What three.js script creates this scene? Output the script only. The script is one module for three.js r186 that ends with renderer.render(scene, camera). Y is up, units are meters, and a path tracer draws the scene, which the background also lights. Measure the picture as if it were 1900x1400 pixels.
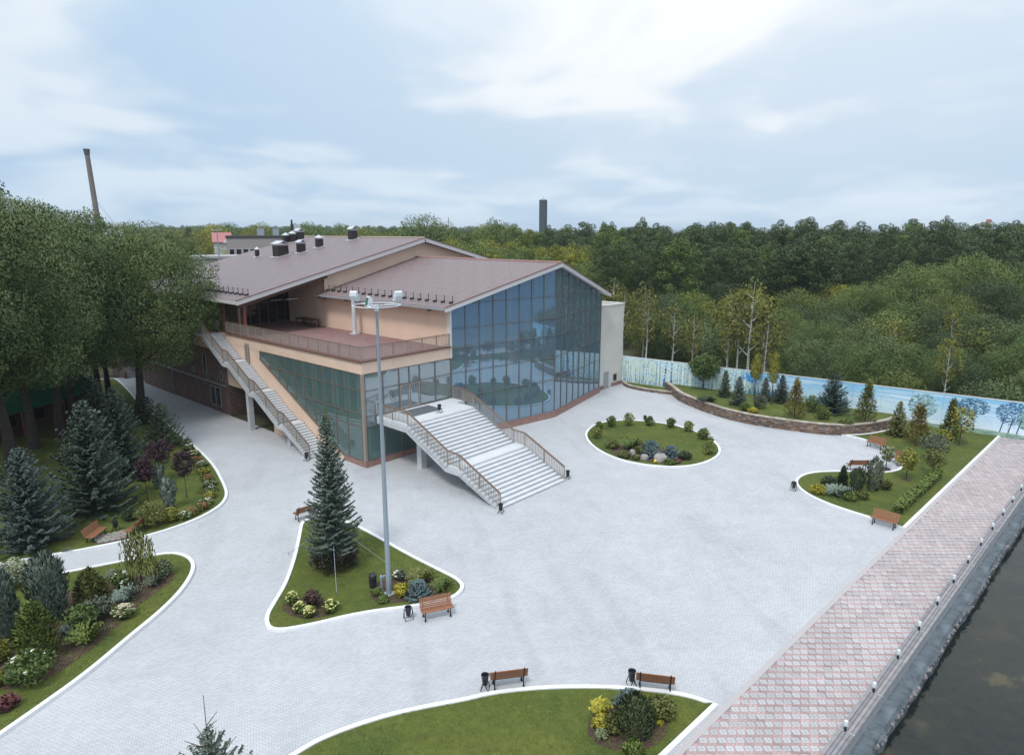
import * as THREE from 'three';
import { mergeGeometries } from 'three/addons/utils/BufferGeometryUtils.js';

// ---------------------------------------------------------------- camera, sky, sun, exposure
// World axes follow the pavilion: x runs along its glass front, -z into it, origin at its street corner on the ground. Metres.
const scene = new THREE.Scene();
const camera = new THREE.PerspectiveCamera(58.88, 1024 / 754, 0.5, 6000);
const EYE = new THREE.Vector3(-29.01, 18, 41.34), YAW = new THREE.Vector2(0.7431, -0.6691), PITCH = 0.21593;
camera.position.copy(EYE);
camera.lookAt(EYE.x + YAW.x * Math.cos(PITCH), EYE.y - Math.sin(PITCH), EYE.z + YAW.y * Math.cos(PITCH));
const renderer = new THREE.WebGLRenderer({ antialias: true });
renderer.toneMapping = THREE.LinearToneMapping;
renderer.toneMappingExposure = 1.25;
renderer.shadowMap.enabled = true;

const V3 = (x, y, z) => new THREE.Vector3(x, y, z);
function rng(seed) { let a = seed >>> 0; return () => { a = (a + 0x6d2b79f5) | 0; let t = Math.imul(a ^ (a >>> 15), 1 | a); t = (t + Math.imul(t ^ (t >>> 7), 61 | t)) ^ t; return ((t ^ (t >>> 14)) >>> 0) / 4294967296; }; }
const hash2 = (x, y, s = 0) => { let h = Math.imul(x | 0, 374761393) + Math.imul(y | 0, 668265263) + Math.imul(s | 0, 974711); h = Math.imul(h ^ (h >>> 13), 1274126177); return ((h ^ (h >>> 16)) >>> 0) / 4294967296; };
function vnoise(x, y, s = 0, per = 0) {
  const ix = Math.floor(x), iy = Math.floor(y), fx = x - ix, fy = y - iy, u = fx * fx * (3 - 2 * fx), v = fy * fy * (3 - 2 * fy);
  const w = per ? (k) => ((k % per) + per) % per : (k) => k;
  const a = hash2(w(ix), w(iy), s), b = hash2(w(ix + 1), w(iy), s), c = hash2(w(ix), w(iy + 1), s), d = hash2(w(ix + 1), w(iy + 1), s);
  return a + (b - a) * u + (c - a) * v + (a - b - c + d) * u * v;
}
function fbm(x, y, oct = 5, s = 0, per = 0) { let t = 0, a = 0.5, n = 0; for (let i = 0; i < oct; i++) { t += a * vnoise(x, y, s + i, per); n += a; x *= 2; y *= 2; per *= 2; a *= 0.5; } return t / n; }
const clamp = THREE.MathUtils.clamp, lerp = THREE.MathUtils.lerp, sstep = (a, b, x) => { const t = clamp((x - a) / (b - a), 0, 1); return t * t * (3 - 2 * t); };

// sun behind thin overcast: high, behind the camera's left shoulder, 57 degrees up
const SUN = (() => { const az = -2.68, el = 1.0, f = YAW, r = new THREE.Vector2(0.6691, 0.7431); const c = Math.cos(az), s = Math.sin(az); return V3((f.x * c + r.x * s) * Math.cos(el), Math.sin(el), (f.y * c + r.y * s) * Math.cos(el)); })();
const THIN = V3(YAW.x * 0.86 + 0.6691 * 0.35, 0.5, YAW.y * 0.86 + 0.7431 * 0.35).normalize();
function makeSky() {
  const W = 2048, H = 1024, data = new Float32Array(W * H * 4);
  for (let j = 0; j < H; j++) {
    const up = ((j + 0.5) / H - 0.5) * Math.PI, y = Math.sin(up), cy = Math.cos(up);
    for (let i = 0; i < W; i++) {
      const ro = ((i + 0.5) / W - 0.5) * 2 * Math.PI, x = Math.cos(ro) * cy, z = Math.sin(ro) * cy, o = (j * W + i) * 4;
      const yy = Math.max(y, 0), k = 1 / (yy + 0.16);
      const px = x * k, pz = z * k;
      const wx = fbm(px * 1.1 + 3, pz * 1.1 + 9, 3, 40) - 0.5, wz = fbm(px * 1.1 + 17, pz * 1.1 + 5, 3, 50) - 0.5;
      const n1 = fbm(px * 0.9 + wx * 1.2 + 11.3, pz * 0.9 + wz * 1.2 + 4.1, 4, 7), n2 = fbm(px * 2.6 + wx * 2.5, pz * 2.6 + wz * 2.5, 5, 21);
      const glow = Math.max(0, x * SUN.x + y * SUN.y + z * SUN.z);
      let c = sstep(0.28, 0.70, n1 * 0.68 + n2 * 0.32 + (n2 - 0.5) * 0.35);
      const thin = Math.max(0, x * THIN.x + y * THIN.y + z * THIN.z);   // a wide rift of thinner cloud ahead
      c = clamp(c * 0.78 + 0.0 + 0.6 * Math.pow(glow, 2.4) + 0.72 * Math.pow(thin, 4), 0, 1.3);
      const hz = Math.exp(-yy * 7);               // thicker air low down
      const lift = 1 + 0.75 * yy * yy;                  // an overcast sky is brighter overhead
      const g = 0.2 * Math.pow(glow, 8);
      const blue = [0.365, 0.505, 0.67], white = [0.69, 0.73, 0.77], low = [0.37, 0.505, 0.645];
      for (let q = 0; q < 3; q++) {
        let v = lerp(blue[q], white[q], c) * lift;
        v = lerp(v, low[q] + 0.10 * c, hz * 0.75) + g;
        if (y < 0) v = lerp(v, 0.10, clamp(-y * 12, 0, 1));
        data[o + q] = v;
      }
      data[o + 3] = 1;
    }
  }
  const t = new THREE.DataTexture(data, W, H, THREE.RGBAFormat, THREE.FloatType);
  t.mapping = THREE.EquirectangularReflectionMapping; t.magFilter = t.minFilter = THREE.LinearFilter; t.needsUpdate = true;
  return t;
}
scene.background = makeSky();
scene.environment = scene.background;
const sun = new THREE.DirectionalLight(new THREE.Color(1, 0.965, 0.92), 1.5);
sun.position.copy(SUN).multiplyScalar(200); sun.castShadow = true; sun.shadow.radius = 24; sun.shadow.mapSize.set(4096, 4096);
Object.assign(sun.shadow.camera, { left: -110, right: 110, top: 110, bottom: -110, near: 1, far: 500 });
scene.add(sun, sun.target);

// ---------------------------------------------------------------- helpers: names, labels, materials, geometry
const taken = {};
const numbered = (n) => { const k = (taken[n] = (taken[n] ?? -1) + 1); return k ? n + '_' + String(k).padStart(3, '0') : n; };
function thing(name, label, category, pos = [0, 0, 0], turn = 0, group) {
  const o = new THREE.Group(); o.name = numbered(name); o.position.set(...pos); o.rotation.y = turn; o.userData = { label, category }; if (group) o.userData.group = group; scene.add(o); return o;
}
function part(parent, name, geo, mat, pos, turn) { const m = new THREE.Mesh(geo, mat); m.name = name; m.castShadow = m.receiveShadow = true; if (pos) m.position.set(...pos); if (turn) m.rotation.y = turn; parent.add(m); return m; }
function sub(parent, name) { const g = new THREE.Group(); g.name = name; parent.add(g); return g; }
function structure(name, geo, mat, label, category) { const m = part(scene, numbered(name), geo, mat); m.userData = { kind: 'structure', label, category }; return m; }
function stuff(name, label, category, geo, mat, mats, cols, parent = scene) {
  const m = new THREE.InstancedMesh(geo, mat, mats.length); mats.forEach((q, i) => m.setMatrixAt(i, q)); if (cols) cols.forEach((q, i) => m.setColorAt(i, q));
  m.name = parent === scene ? numbered(name) : name; m.userData = parent === scene ? { kind: 'stuff', label, category } : { kind: 'stuff' }; m.castShadow = m.receiveShadow = true; parent.add(m); return m;
}
const rgb = (r, g, b) => new THREE.Color().setRGB(r, g, b);
const std = (c, rough = 0.85, more = {}) => new THREE.MeshStandardMaterial({ color: rgb(...c), roughness: rough, ...more });
function tex(n, f, size, srgb = false) {   // f(u, v) in 0..1 -> [r, g, b] or a number; repeats every `size` metres
  const d = new Uint8Array(n * n * 4);
  for (let j = 0; j < n; j++) for (let i = 0; i < n; i++) { const c = f((i + 0.5) / n, (j + 0.5) / n), o = (j * n + i) * 4; for (let q = 0; q < 3; q++) d[o + q] = clamp(Math.round((c.length ? c[q] : c) * 255), 0, 255); d[o + 3] = 255; }
  const t = new THREE.DataTexture(d, n, n); t.wrapS = t.wrapT = THREE.RepeatWrapping; t.magFilter = t.minFilter = THREE.LinearFilter; t.repeat.set(1 / size, 1 / size); if (srgb) t.colorSpace = THREE.SRGBColorSpace; t.needsUpdate = true; return t;
}
const toS = (x) => (x <= 0.0031308 ? 12.92 * x : 1.055 * Math.pow(x, 1 / 2.4) - 0.055);
const ctex = (n, f, size) => tex(n, (u, v) => f(u, v).map((q) => toS(clamp(q, 0, 1))), size, true);   // f gives linear base colours

function box(w, h, d, x = 0, y = 0, z = 0) {   // y is the underside; uv in metres
  const g = new THREE.BoxGeometry(w, h, d), p = g.attributes.position, n = g.attributes.normal, uv = g.attributes.uv;
  g.translate(x, y + h / 2, z);
  for (let i = 0; i < p.count; i++) { const ax = Math.abs(n.getX(i)), ay = Math.abs(n.getY(i)); uv.setXY(i, ax > 0.5 ? p.getZ(i) : p.getX(i), ay > 0.5 ? p.getZ(i) : p.getY(i)); }
  return g;
}
const boxAB = (x0, x1, y0, y1, z0, z1) => box(Math.abs(x1 - x0), y1 - y0, Math.abs(z1 - z0), (x0 + x1) / 2, y0, (z0 + z1) / 2);
function bar(a, b, w, h) {   // a box along a -> b, w wide, h high, centred on the line
  const d = b.clone().sub(a), L = d.length(), g = new THREE.BoxGeometry(w, h, L), m = new THREE.Matrix4().lookAt(b, a, Math.abs(d.y) > 0.98 * L ? V3(1, 0, 0) : V3(0, 1, 0));
  g.applyMatrix4(m); g.translate((a.x + b.x) / 2, (a.y + b.y) / 2, (a.z + b.z) / 2); return g;
}
function rod(a, b, r0, r1 = r0, seg = 8) { const d = b.clone().sub(a), L = d.length(), g = new THREE.CylinderGeometry(r1, r0, L, seg, 1); g.applyQuaternion(new THREE.Quaternion().setFromUnitVectors(V3(0, 1, 0), d.normalize())); g.translate((a.x + b.x) / 2, (a.y + b.y) / 2, (a.z + b.z) / 2); return g; }
const merge = (l) => mergeGeometries(l.map((g) => (g.index ? g.toNonIndexed() : g)), false);
const shape2 = (pts) => new THREE.Shape(pts.map((p) => new THREE.Vector2(p[0], p[1])));
function flat(pts, y, holes = []) {   // horizontal sheet from [x, z] points; uv = x, z in metres
  const s = shape2(pts.map((p) => [p[0], -p[1]])); for (const h of holes) s.holes.push(new THREE.Path(h.map((p) => new THREE.Vector2(p[0], -p[1]))));
  const g = new THREE.ShapeGeometry(s); g.rotateX(-Math.PI / 2); g.translate(0, y, 0);
  const p = g.attributes.position, uv = g.attributes.uv; for (let i = 0; i < p.count; i++) uv.setXY(i, p.getX(i), p.getZ(i)); return g;
}
function extrudeX(pts, x0, x1) {   // profile in [z, y], run from x0 to x1
  const g = new THREE.ExtrudeGeometry(shape2(pts.map((p) => [-p[0], p[1]])), { depth: Math.abs(x1 - x0), bevelEnabled: false }); g.rotateY(Math.PI / 2); g.translate(Math.min(x0, x1), 0, 0); return g;
}
function extrudeZ(pts, z0, z1) { const g = new THREE.ExtrudeGeometry(shape2(pts), { depth: Math.abs(z1 - z0), bevelEnabled: false }); g.translate(0, 0, Math.min(z0, z1)); return g; }
function slab(pts, t) {   // sloping slab: convex polygon of 3D points (counter-clockwise from above), t thick downward; uv in metres along x, z
  const n = pts.length, pos = [], uv = [], idx = [];
  const push = (p) => { pos.push(p[0], p[1], p[2]); uv.push(p[0], p[2]); return pos.length / 3 - 1; };
  const top = pts.map(push), bot = pts.map((p) => push([p[0], p[1] - t, p[2]]));
  for (let i = 1; i < n - 1; i++) { idx.push(top[0], top[i], top[i + 1], bot[0], bot[i + 1], bot[i]); }
  for (let i = 0; i < n; i++) { const a = pts[i], b = pts[(i + 1) % n], q = [a, b, [b[0], b[1] - t, b[2]], [a[0], a[1] - t, a[2]]].map(push); idx.push(q[0], q[3], q[2], q[0], q[2], q[1]); }
  const g = new THREE.BufferGeometry(); g.setAttribute('position', new THREE.Float32BufferAttribute(pos, 3)); g.setAttribute('uv', new THREE.Float32BufferAttribute(uv, 2)); g.setIndex(idx);
  const r = g.toNonIndexed(); r.computeVertexNormals(); return r;
}
function inside(p, poly) { let c = false; for (let i = 0, j = poly.length - 1; i < poly.length; j = i++) { const a = poly[i], b = poly[j]; if (a[1] > p[1] !== b[1] > p[1] && p[0] < ((b[0] - a[0]) * (p[1] - a[1])) / (b[1] - a[1]) + a[0]) c = !c; } return c; }
function smooth(pts, times = 2, closed = true, keep = () => false) {
  for (let k = 0; k < times; k++) { const out = [], n = pts.length; for (let i = 0; i < n; i++) { const p = pts[i]; if (p[2] || (!closed && (i === 0 || i === n - 1))) { out.push(p); continue; } const a = pts[(i + n - 1) % n], b = pts[(i + 1) % n]; out.push([p[0] * 0.75 + a[0] * 0.25, p[1] * 0.75 + a[1] * 0.25], [p[0] * 0.75 + b[0] * 0.25, p[1] * 0.75 + b[1] * 0.25]); } pts = out; }
  return pts;
}
const area = (p) => p.reduce((s, a, i) => { const b = p[(i + 1) % p.length]; return s + a[0] * b[1] - b[0] * a[1]; }, 0) / 2;
function inset(pts, d) {   // shrink a closed outline by d
  const sgn = area(pts) > 0 ? 1 : -1, n = pts.length;
  return pts.map((p, i) => { const a = pts[(i + n - 1) % n], b = pts[(i + 1) % n]; let ux = b[0] - a[0], uy = b[1] - a[1]; const L = Math.hypot(ux, uy) || 1; return [p[0] - (uy / L) * d * sgn, p[1] + (ux / L) * d * sgn]; });
}
function band(path, w0, w1, y0, y1, closed) {   // a wall-like strip along [x, z] path between offsets w0 and w1 (to the left), from y0 to y1
  const n = path.length, off = (i, w) => { const a = path[closed ? (i + n - 1) % n : Math.max(0, i - 1)], b = path[closed ? (i + 1) % n : Math.min(n - 1, i + 1)], ux = b[0] - a[0], uz = b[1] - a[1], L = Math.hypot(ux, uz) || 1; return [path[i][0] + (uz / L) * w, path[i][1] - (ux / L) * w]; };
  const pos = [], uv = [], idx = []; let s = 0;
  const q = (a, b, c, d, u0, u1, v0, v1) => { const k = pos.length / 3; pos.push(...a, ...b, ...c, ...d); uv.push(u0, v0, u1, v0, u1, v1, u0, v1); idx.push(k, k + 1, k + 2, k, k + 2, k + 3); };
  for (let i = 0; i < (closed ? n : n - 1); i++) {
    const j = (i + 1) % n, A = off(i, w0), B = off(j, w0), C = off(j, w1), D = off(i, w1), L = Math.hypot(B[0] - A[0], B[1] - A[1]), Y0 = y0.length ? y0[i] : y0, Y1 = y1.length ? y1[i] : y1, Z1 = y1.length ? y1[j] : y1;
    q([A[0], Y1, A[1]], [B[0], Z1, B[1]], [C[0], Z1, C[1]], [D[0], Y1, D[1]], s, s + L, 0, w1 - w0);
    q([A[0], Y0, A[1]], [B[0], Y0, B[1]], [B[0], Z1, B[1]], [A[0], Y1, A[1]], s, s + L, Y0, Y1);
    q([C[0], Y0, C[1]], [D[0], Y0, D[1]], [D[0], Y1, D[1]], [C[0], Z1, C[1]], s, s + L, Y0, Y1);
    if (!closed && i === 0) q([D[0], Y0, D[1]], [A[0], Y0, A[1]], [A[0], Y1, A[1]], [D[0], Y1, D[1]], 0, 1, Y0, Y1);
    if (!closed && i === n - 2) q([B[0], Y0, B[1]], [C[0], Y0, C[1]], [C[0], Z1, C[1]], [B[0], Z1, B[1]], 0, 1, Y0, Y1);
    s += L;
  }
  const g = new THREE.BufferGeometry(); g.setAttribute('position', new THREE.Float32BufferAttribute(pos, 3)); g.setAttribute('uv', new THREE.Float32BufferAttribute(uv, 2)); g.setIndex(idx); const r = g.toNonIndexed(); r.computeVertexNormals(); return r;
}

// ---------------------------------------------------------------- materials
const stucco = tex(256, (u, v) => 0.5 + 0.5 * (fbm(u * 64, v * 64, 3, 3, 64) - 0.5), 1.5);
const stainT = (base, amp, seed, size) => ctex(256, (u, v) => { const n = (fbm(u * 6, v * 6, 5, seed, 6) - 0.5) * amp + (hash2(u * 256, v * 256, seed) - 0.5) * amp * 0.5; return base.map((c) => c * (1 + n)); }, size);
const M = {
  cream: std([1, 1, 1], 0.92, { map: stainT([0.72, 0.53, 0.41], 0.16, 5, 6), bumpMap: stucco, bumpScale: 0.004 }),
  ivory: std([1, 1, 1], 0.92, { map: stainT([0.62, 0.585, 0.53], 0.14, 6, 6), bumpMap: stucco, bumpScale: 0.004 }),
  white: std([0.72, 0.72, 0.71], 0.6), trim: std([0.58, 0.57, 0.56], 0.6), fascia: std([0.60, 0.57, 0.57], 0.55),
  concrete: std([1, 1, 1], 0.9, { map: stainT([0.50, 0.52, 0.54], 0.35, 8, 3), bumpMap: stucco, bumpScale: 0.004 }),
  darkconc: std([1, 1, 1], 0.9, { map: stainT([0.30, 0.31, 0.32], 0.4, 9, 3) }),
  step: std([1, 1, 1], 0.85, { map: stainT([0.56, 0.58, 0.60], 0.25, 10, 2) }),
  kerb: std([1, 1, 1], 0.8, { map: stainT([0.78, 0.79, 0.80], 0.22, 12, 2.5) }),
  coping: std([0.16, 0.075, 0.06], 0.7), railTop: std([0.19, 0.115, 0.085], 0.5), rail: std([0.29, 0.25, 0.215], 0.55),
  mullion: std([0.17, 0.15, 0.135], 0.45, { metalness: 0.2 }), bronze: std([0.15, 0.115, 0.09], 0.5),
  wood: std([1, 1, 1], 0.55, { map: ctex(256, (u, v) => { const g = fbm(u * 4, v * 60, 4, 31, 4), k = 0.75 + 0.5 * g; return [0.275 * k, 0.122 * k, 0.066 * k]; }, 1) }),
  darkwood: std([0.09, 0.04, 0.025], 0.6), post: std([0.17, 0.05, 0.03], 0.5),
  black: std([0.02, 0.022, 0.028], 0.45), iron: std([0.015, 0.017, 0.018], 0.5, { metalness: 0.3 }), galv: std([0.33, 0.39, 0.44], 0.45, { metalness: 0.35 }), lampWhite: std([0.66, 0.70, 0.72], 0.45),
  shiny: std([0.66, 0.67, 0.69], 0.35, { metalness: 0.35 }), shaft: std([0.022, 0.015, 0.016], 0.5),
  soil: std([1, 1, 1], 1, { map: ctex(256, (u, v) => { const n = fbm(u * 24, v * 24, 4, 60, 24), k = 0.55 + 0.9 * n; return [0.075 * k, 0.045 * k, 0.035 * k]; }, 2), bumpMap: stucco, bumpScale: 0.03 }),
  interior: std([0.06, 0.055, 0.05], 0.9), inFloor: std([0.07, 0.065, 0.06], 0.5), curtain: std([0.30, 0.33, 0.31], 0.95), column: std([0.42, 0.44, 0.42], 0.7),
  rock: std([1, 1, 1], 0.9, { map: stainT([0.30, 0.28, 0.27], 0.7, 71, 1.2), bumpMap: stucco, bumpScale: 0.03 }),
  bark: std([1, 1, 1], 0.95, { map: stainT([0.055, 0.045, 0.038], 0.8, 72, 0.8), bumpMap: stucco, bumpScale: 0.03 }),
  birch: std([1, 1, 1], 0.8, { map: ctex(128, (u, v) => { const n = fbm(u * 4, v * 24, 3, 80, 4), k = n > 0.62 ? 0.12 : 0.5 + 0.3 * n; return [k, k * 0.97, k * 0.9]; }, 1.5) }),
};
// bricks of plinths and side wall are only 3 to 4 pixels in the picture: courses in the material
const brickT = (a, b, mortar, seed) => ctex(512, (u, v) => { const r = Math.floor(v * 16), fx = u * 8 + (r % 2) * 0.5, c = Math.floor(fx) % 8, ju = fx % 1, jv = (v * 16) % 1; if (ju < 0.05 || jv < 0.12) return mortar; const k = hash2(c, r, seed), n = 0.8 + 0.4 * fbm(u * 40, v * 40, 2, seed, 40); return a.map((q, i) => lerp(q, b[i], k) * n); }, 2.0);
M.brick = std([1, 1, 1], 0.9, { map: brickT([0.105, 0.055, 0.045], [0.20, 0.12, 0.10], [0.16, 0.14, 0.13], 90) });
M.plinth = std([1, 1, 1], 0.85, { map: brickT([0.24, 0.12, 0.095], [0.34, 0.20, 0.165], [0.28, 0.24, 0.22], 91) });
const tileT = (size) => ctex(256, (u, v) => { const r = Math.floor(v * 8), c = Math.floor(u * 8), fu = (u * 8) % 1, fv = (v * 8) % 1, k = 0.86 + 0.28 * hash2(c, r, 95) * 0.5 + 0.3 * (fbm(u * 8, v * 8, 3, 96, 8) - 0.5), e = fv < 0.14 ? 0.72 : 1; return [0.225 * k * e, 0.172 * k * e, 0.172 * k * e]; }, size);
const tileB = tex(256, (u, v) => { const fu = (u * 8) % 1, fv = (v * 8) % 1; return 0.25 + 0.35 * (0.5 + 0.5 * Math.sin(fu * Math.PI * 2)) + 0.4 * fv; }, 2.4);
M.rooftile = std([1, 1, 1], 0.5, { map: tileT(2.4), bumpMap: tileB, bumpScale: 0.03 });
M.rooftile.map.rotation = tileB.rotation = Math.PI / 2;
M.decking = std([1, 1, 1], 0.7, { map: ctex(256, (u, v) => { const fu = (u * 10) % 1, fv = (v * 10) % 1, c = hash2(Math.floor(u * 10), Math.floor(v * 10), 99), k = 0.85 + 0.3 * c; return fu < 0.04 || fv < 0.04 ? [0.12, 0.085, 0.085] : [0.235 * k, 0.135 * k, 0.13 * k]; }, 3) });
// solar-control glass: partly mirrored, tinted
const glassOf = (tint, mirror) => new THREE.MeshPhysicalMaterial({ color: rgb(...tint), roughness: 0.015, metalness: mirror, transmission: 1, thickness: 0, ior: 1.55 });
M.glass = glassOf([0.36, 0.54, 0.69], 0.62); M.glassFront = glassOf([0.58, 0.68, 0.74], 0.55); M.glassSide = glassOf([0.38, 0.58, 0.57], 0.3); M.glassDark = glassOf([0.12, 0.14, 0.15], 0.05);

// ---------------------------------------------------------------- ground, lake, beds
const bedOutline = {
  A: [[-60, -14], [-40, -8.2], [-22.15, -1.81], [-20.53, -1.13], [-18.99, -0.49], [-16.12, 0.33], [-13.37, 0.22], [-11.27, -0.68], [-10.02, -2.01], [-9.17, -4.02], [-7.34, -10.38], [-6.19, -18.94], [-5.17, -26.18], [-4.46, -33.74], [-3.05, -40.47], [-1.72, -48.67], [-1.9, -50], [-20, -60], [-60, -60]],
  B: [[-46, 23], [-25.92, 13.55], [-24.23, 12.77], [-22.53, 11.91], [-20.24, 10.36], [-18.77, 9.44], [-17.29, 8.23], [-16.23, 6.98], [-15.68, 6.01], [-15.45, 5.04], [-15.57, 4.04], [-16.06, 3.26], [-17.63, 2.61], [-20.15, 1.71], [-22.38, 0.9], [-50, -8]],
  C: [[-8.98, 5.45], [-9.74, 6.54], [-11.67, 9.23], [-13.45, 11.39], [-14.62, 12.48], [-15.8, 13.6], [-16.15, 14.88], [-14.67, 15.79], [-12.46, 16.66], [-10.08, 18.32], [-8.56, 19.05], [-7.4, 18.7], [-7.0, 17.81], [-7.0, 16.68], [-6.98, 13.82], [-6.84, 11.32], [-6.69, 8.57], [-6.89, 6.33], [-7.7, 5.35], [-8.45, 5.15]],
  D: [[17.75, 7.89], [19.6, 6.9], [21.54, 6.37], [23.44, 6.72], [25.3, 8.35], [26.45, 11.72], [25.9, 14.63], [24.74, 16.74], [22.53, 18.7], [20.02, 19.42], [17.27, 18.97], [15.5, 17.55], [14.43, 15.11], [14.62, 12.56], [15.83, 10.03]],
  F: [[33.4, 24.6], [33.72, 25.34], [33.43, 26.8], [32.06, 28.44], [30.83, 29.46], [29.58, 30.37], [28.37, 30.83], [26.94, 30.86], [25.62, 30.21], [24.75, 28.91], [23.66, 27.52], [22.26, 26.24], [21.02, 25.74], [19.72, 25.69], [18.49, 26.09], [17.32, 27.11], [16.48, 28.62], [16.1, 30.01], [15.84, 31.83], [15.7, 33.78, 1], [42.9, 35.53, 1], [42.45, 28.0, 1], [39.81, 27.98], [37.66, 27.4], [35.07, 26.26]],
  G: [[-36, 28], [-26, 23.4], [-21.5, 22.3], [-19.2, 22.17], [-18.03, 22.24], [-16.14, 22.9], [-14.69, 23.68], [-13.27, 24.61], [-12.23, 25.15], [-10.89, 26.23], [-9.66, 27.44], [-8.39, 28.98], [-7.5, 30.33], [-7.05, 31.35], [-6.95, 32.21, 1], [-40, 30.1, 1]],
};
const bed = {}; for (const k in bedOutline) bed[k] = smooth(bedOutline[k], 2);
const wallPath = smooth([[39.0, 4.0], [37.14, 6.08], [35.39, 7.63], [34.0, 9.88], [32.76, 12.4], [31.95, 14.59], [31.67, 16.7], [31.77, 18.59], [32.11, 20.49], [32.5, 22.32], [33.3, 24.35], [35.07, 26.06], [37.66, 27.2], [39.81, 27.78], [42.35, 27.91]], 2, false);
const lowPath = smooth([[38.2, -1.2], [37.2, -0.2], [36.7, 0.98], [36.6, 3.21], [37.2, 5.9]], 2, false);
const promZ = (x) => 32.83 + 0.0635 * x;        // inner edge of the red and white promenade
const parZ = (x) => 36.45 + 0.0635 * x;         // inner edge of the quay wall
const fenceX = (z) => 38.4 + 0.1137 * (z + 1.7);

const dirtT = ctex(512, (u, v) => { const n = fbm(u * 10, v * 10, 5, 110, 10), m = fbm(u * 60, v * 60, 3, 111, 60); const k = 0.6 + 0.8 * m; return [lerp(0.045, 0.075, n) * k, lerp(0.055, 0.07, n) * k, lerp(0.022, 0.038, n) * k]; }, 30);
// one sheet of land with the lake cut out of it, far beyond the horizon trees
structure('ground', flat([[-2500, promZ(-2500) + 3], [2500, promZ(2500) + 3], [2500, -3000], [-2500, -3000]], -0.06), std([1, 1, 1], 1, { map: dirtT }), 'dark grassy ground under the woods and town behind the pavilion', 'ground');
const waterMap = ctex(1024, (u, v) => {
  const n = fbm(u * 6, v * 6, 4, 120, 6), w = fbm(u * 18 + n * 2, v * 18 + n * 2, 4, 121, 18), al = sstep(0.62, 0.72, fbm(u * 14, v * 22, 5, 122, 0) * 0.65 + w * 0.35) * sstep(0.45, 0.6, n);
  const mud = sstep(0.4, 0.75, w), base = [0.006 + 0.010 * n + 0.012 * mud, 0.011 + 0.010 * n + 0.010 * mud, 0.013 + 0.006 * n + 0.003 * mud]; return base.map((c, i) => lerp(c, [0.10, 0.09, 0.04][i], al * 0.5));
}, 26);
const waterBump = tex(512, (u, v) => fbm(u * 20, v * 40, 4, 130, 20), 9);
const shoreline = (off, amp, seed) => { const l = [[-1200, parZ(-1200) + off]]; for (let x = -240; x <= 420; x += 3) l.push([x, parZ(x) + off + amp * (fbm(x * 0.045, 2, 4, seed) - 0.5)]); l.push([1600, parZ(1600) + off]); return l; };
const quayLine = [[-1200, parZ(-1200) + 0.7], [1600, parZ(1600) + 0.7]], shallows = shoreline(17, 9, 133), skyTintEdge = shoreline(30, 16, 134);
const lakeM = (more) => new THREE.MeshPhysicalMaterial({ ior: 1.33, bumpMap: waterBump, ...more });
structure('lake_water', flat(quayLine.concat(shallows.slice().reverse()), -0.75), lakeM({ color: rgb(1, 1, 1), map: waterMap, roughness: 0.12, bumpScale: 0.02 }), 'dark green shallow lake water with patches of yellow algae beside the quay', 'lake');
structure('lake_water', flat(shallows.concat(skyTintEdge.slice().reverse()), -0.75), lakeM({ color: rgb(0.015, 0.036, 0.052), roughness: 0.24, specularIntensity: 0.85, bumpScale: 0.025 }), 'lake water past the shallows, colour tinted part way to reflected sky blue', 'lake');  // in-between tint: some reflected sky blue mixed into the water colour
structure('lake_water', flat(skyTintEdge.concat([[1600, 900], [-1200, 900]]), -0.75), lakeM({ color: rgb(0.022, 0.062, 0.115), roughness: 0.32, specularIntensity: 0.7, bumpScale: 0.03 }), 'open lake water with reflected sky blue put into its colour', 'lake');  // blue of a reflected sky is painted into this base colour

const plazaPoly = [[-70, 40], [-40, promZ(-40) + 0.2], [43.2, promZ(43.2) + 0.2], [fenceX(30), 30], [fenceX(-1.7), -1.7], [38.3, -1.5], [32.7, -1.3], [21.1, 1.8], [9.15, -0.05], [0, -0.05], [-0.05, -22.4], [2.5, -22.5], [2.4, -44], [1.7, -49.2], [-2.5, -50.5], [-9, -40], [-14, -5], [-30, -4], [-60, -14]];
const jointT = stainT([0.28, 0.285, 0.29], 0.5, 140, 2);
const plaza = structure('plaza_paving', flat(plazaPoly, 0), std([1, 1, 1], 1, { map: jointT }), 'pale grey block paving of the plaza in front of the pavilion', 'paving');

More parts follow.
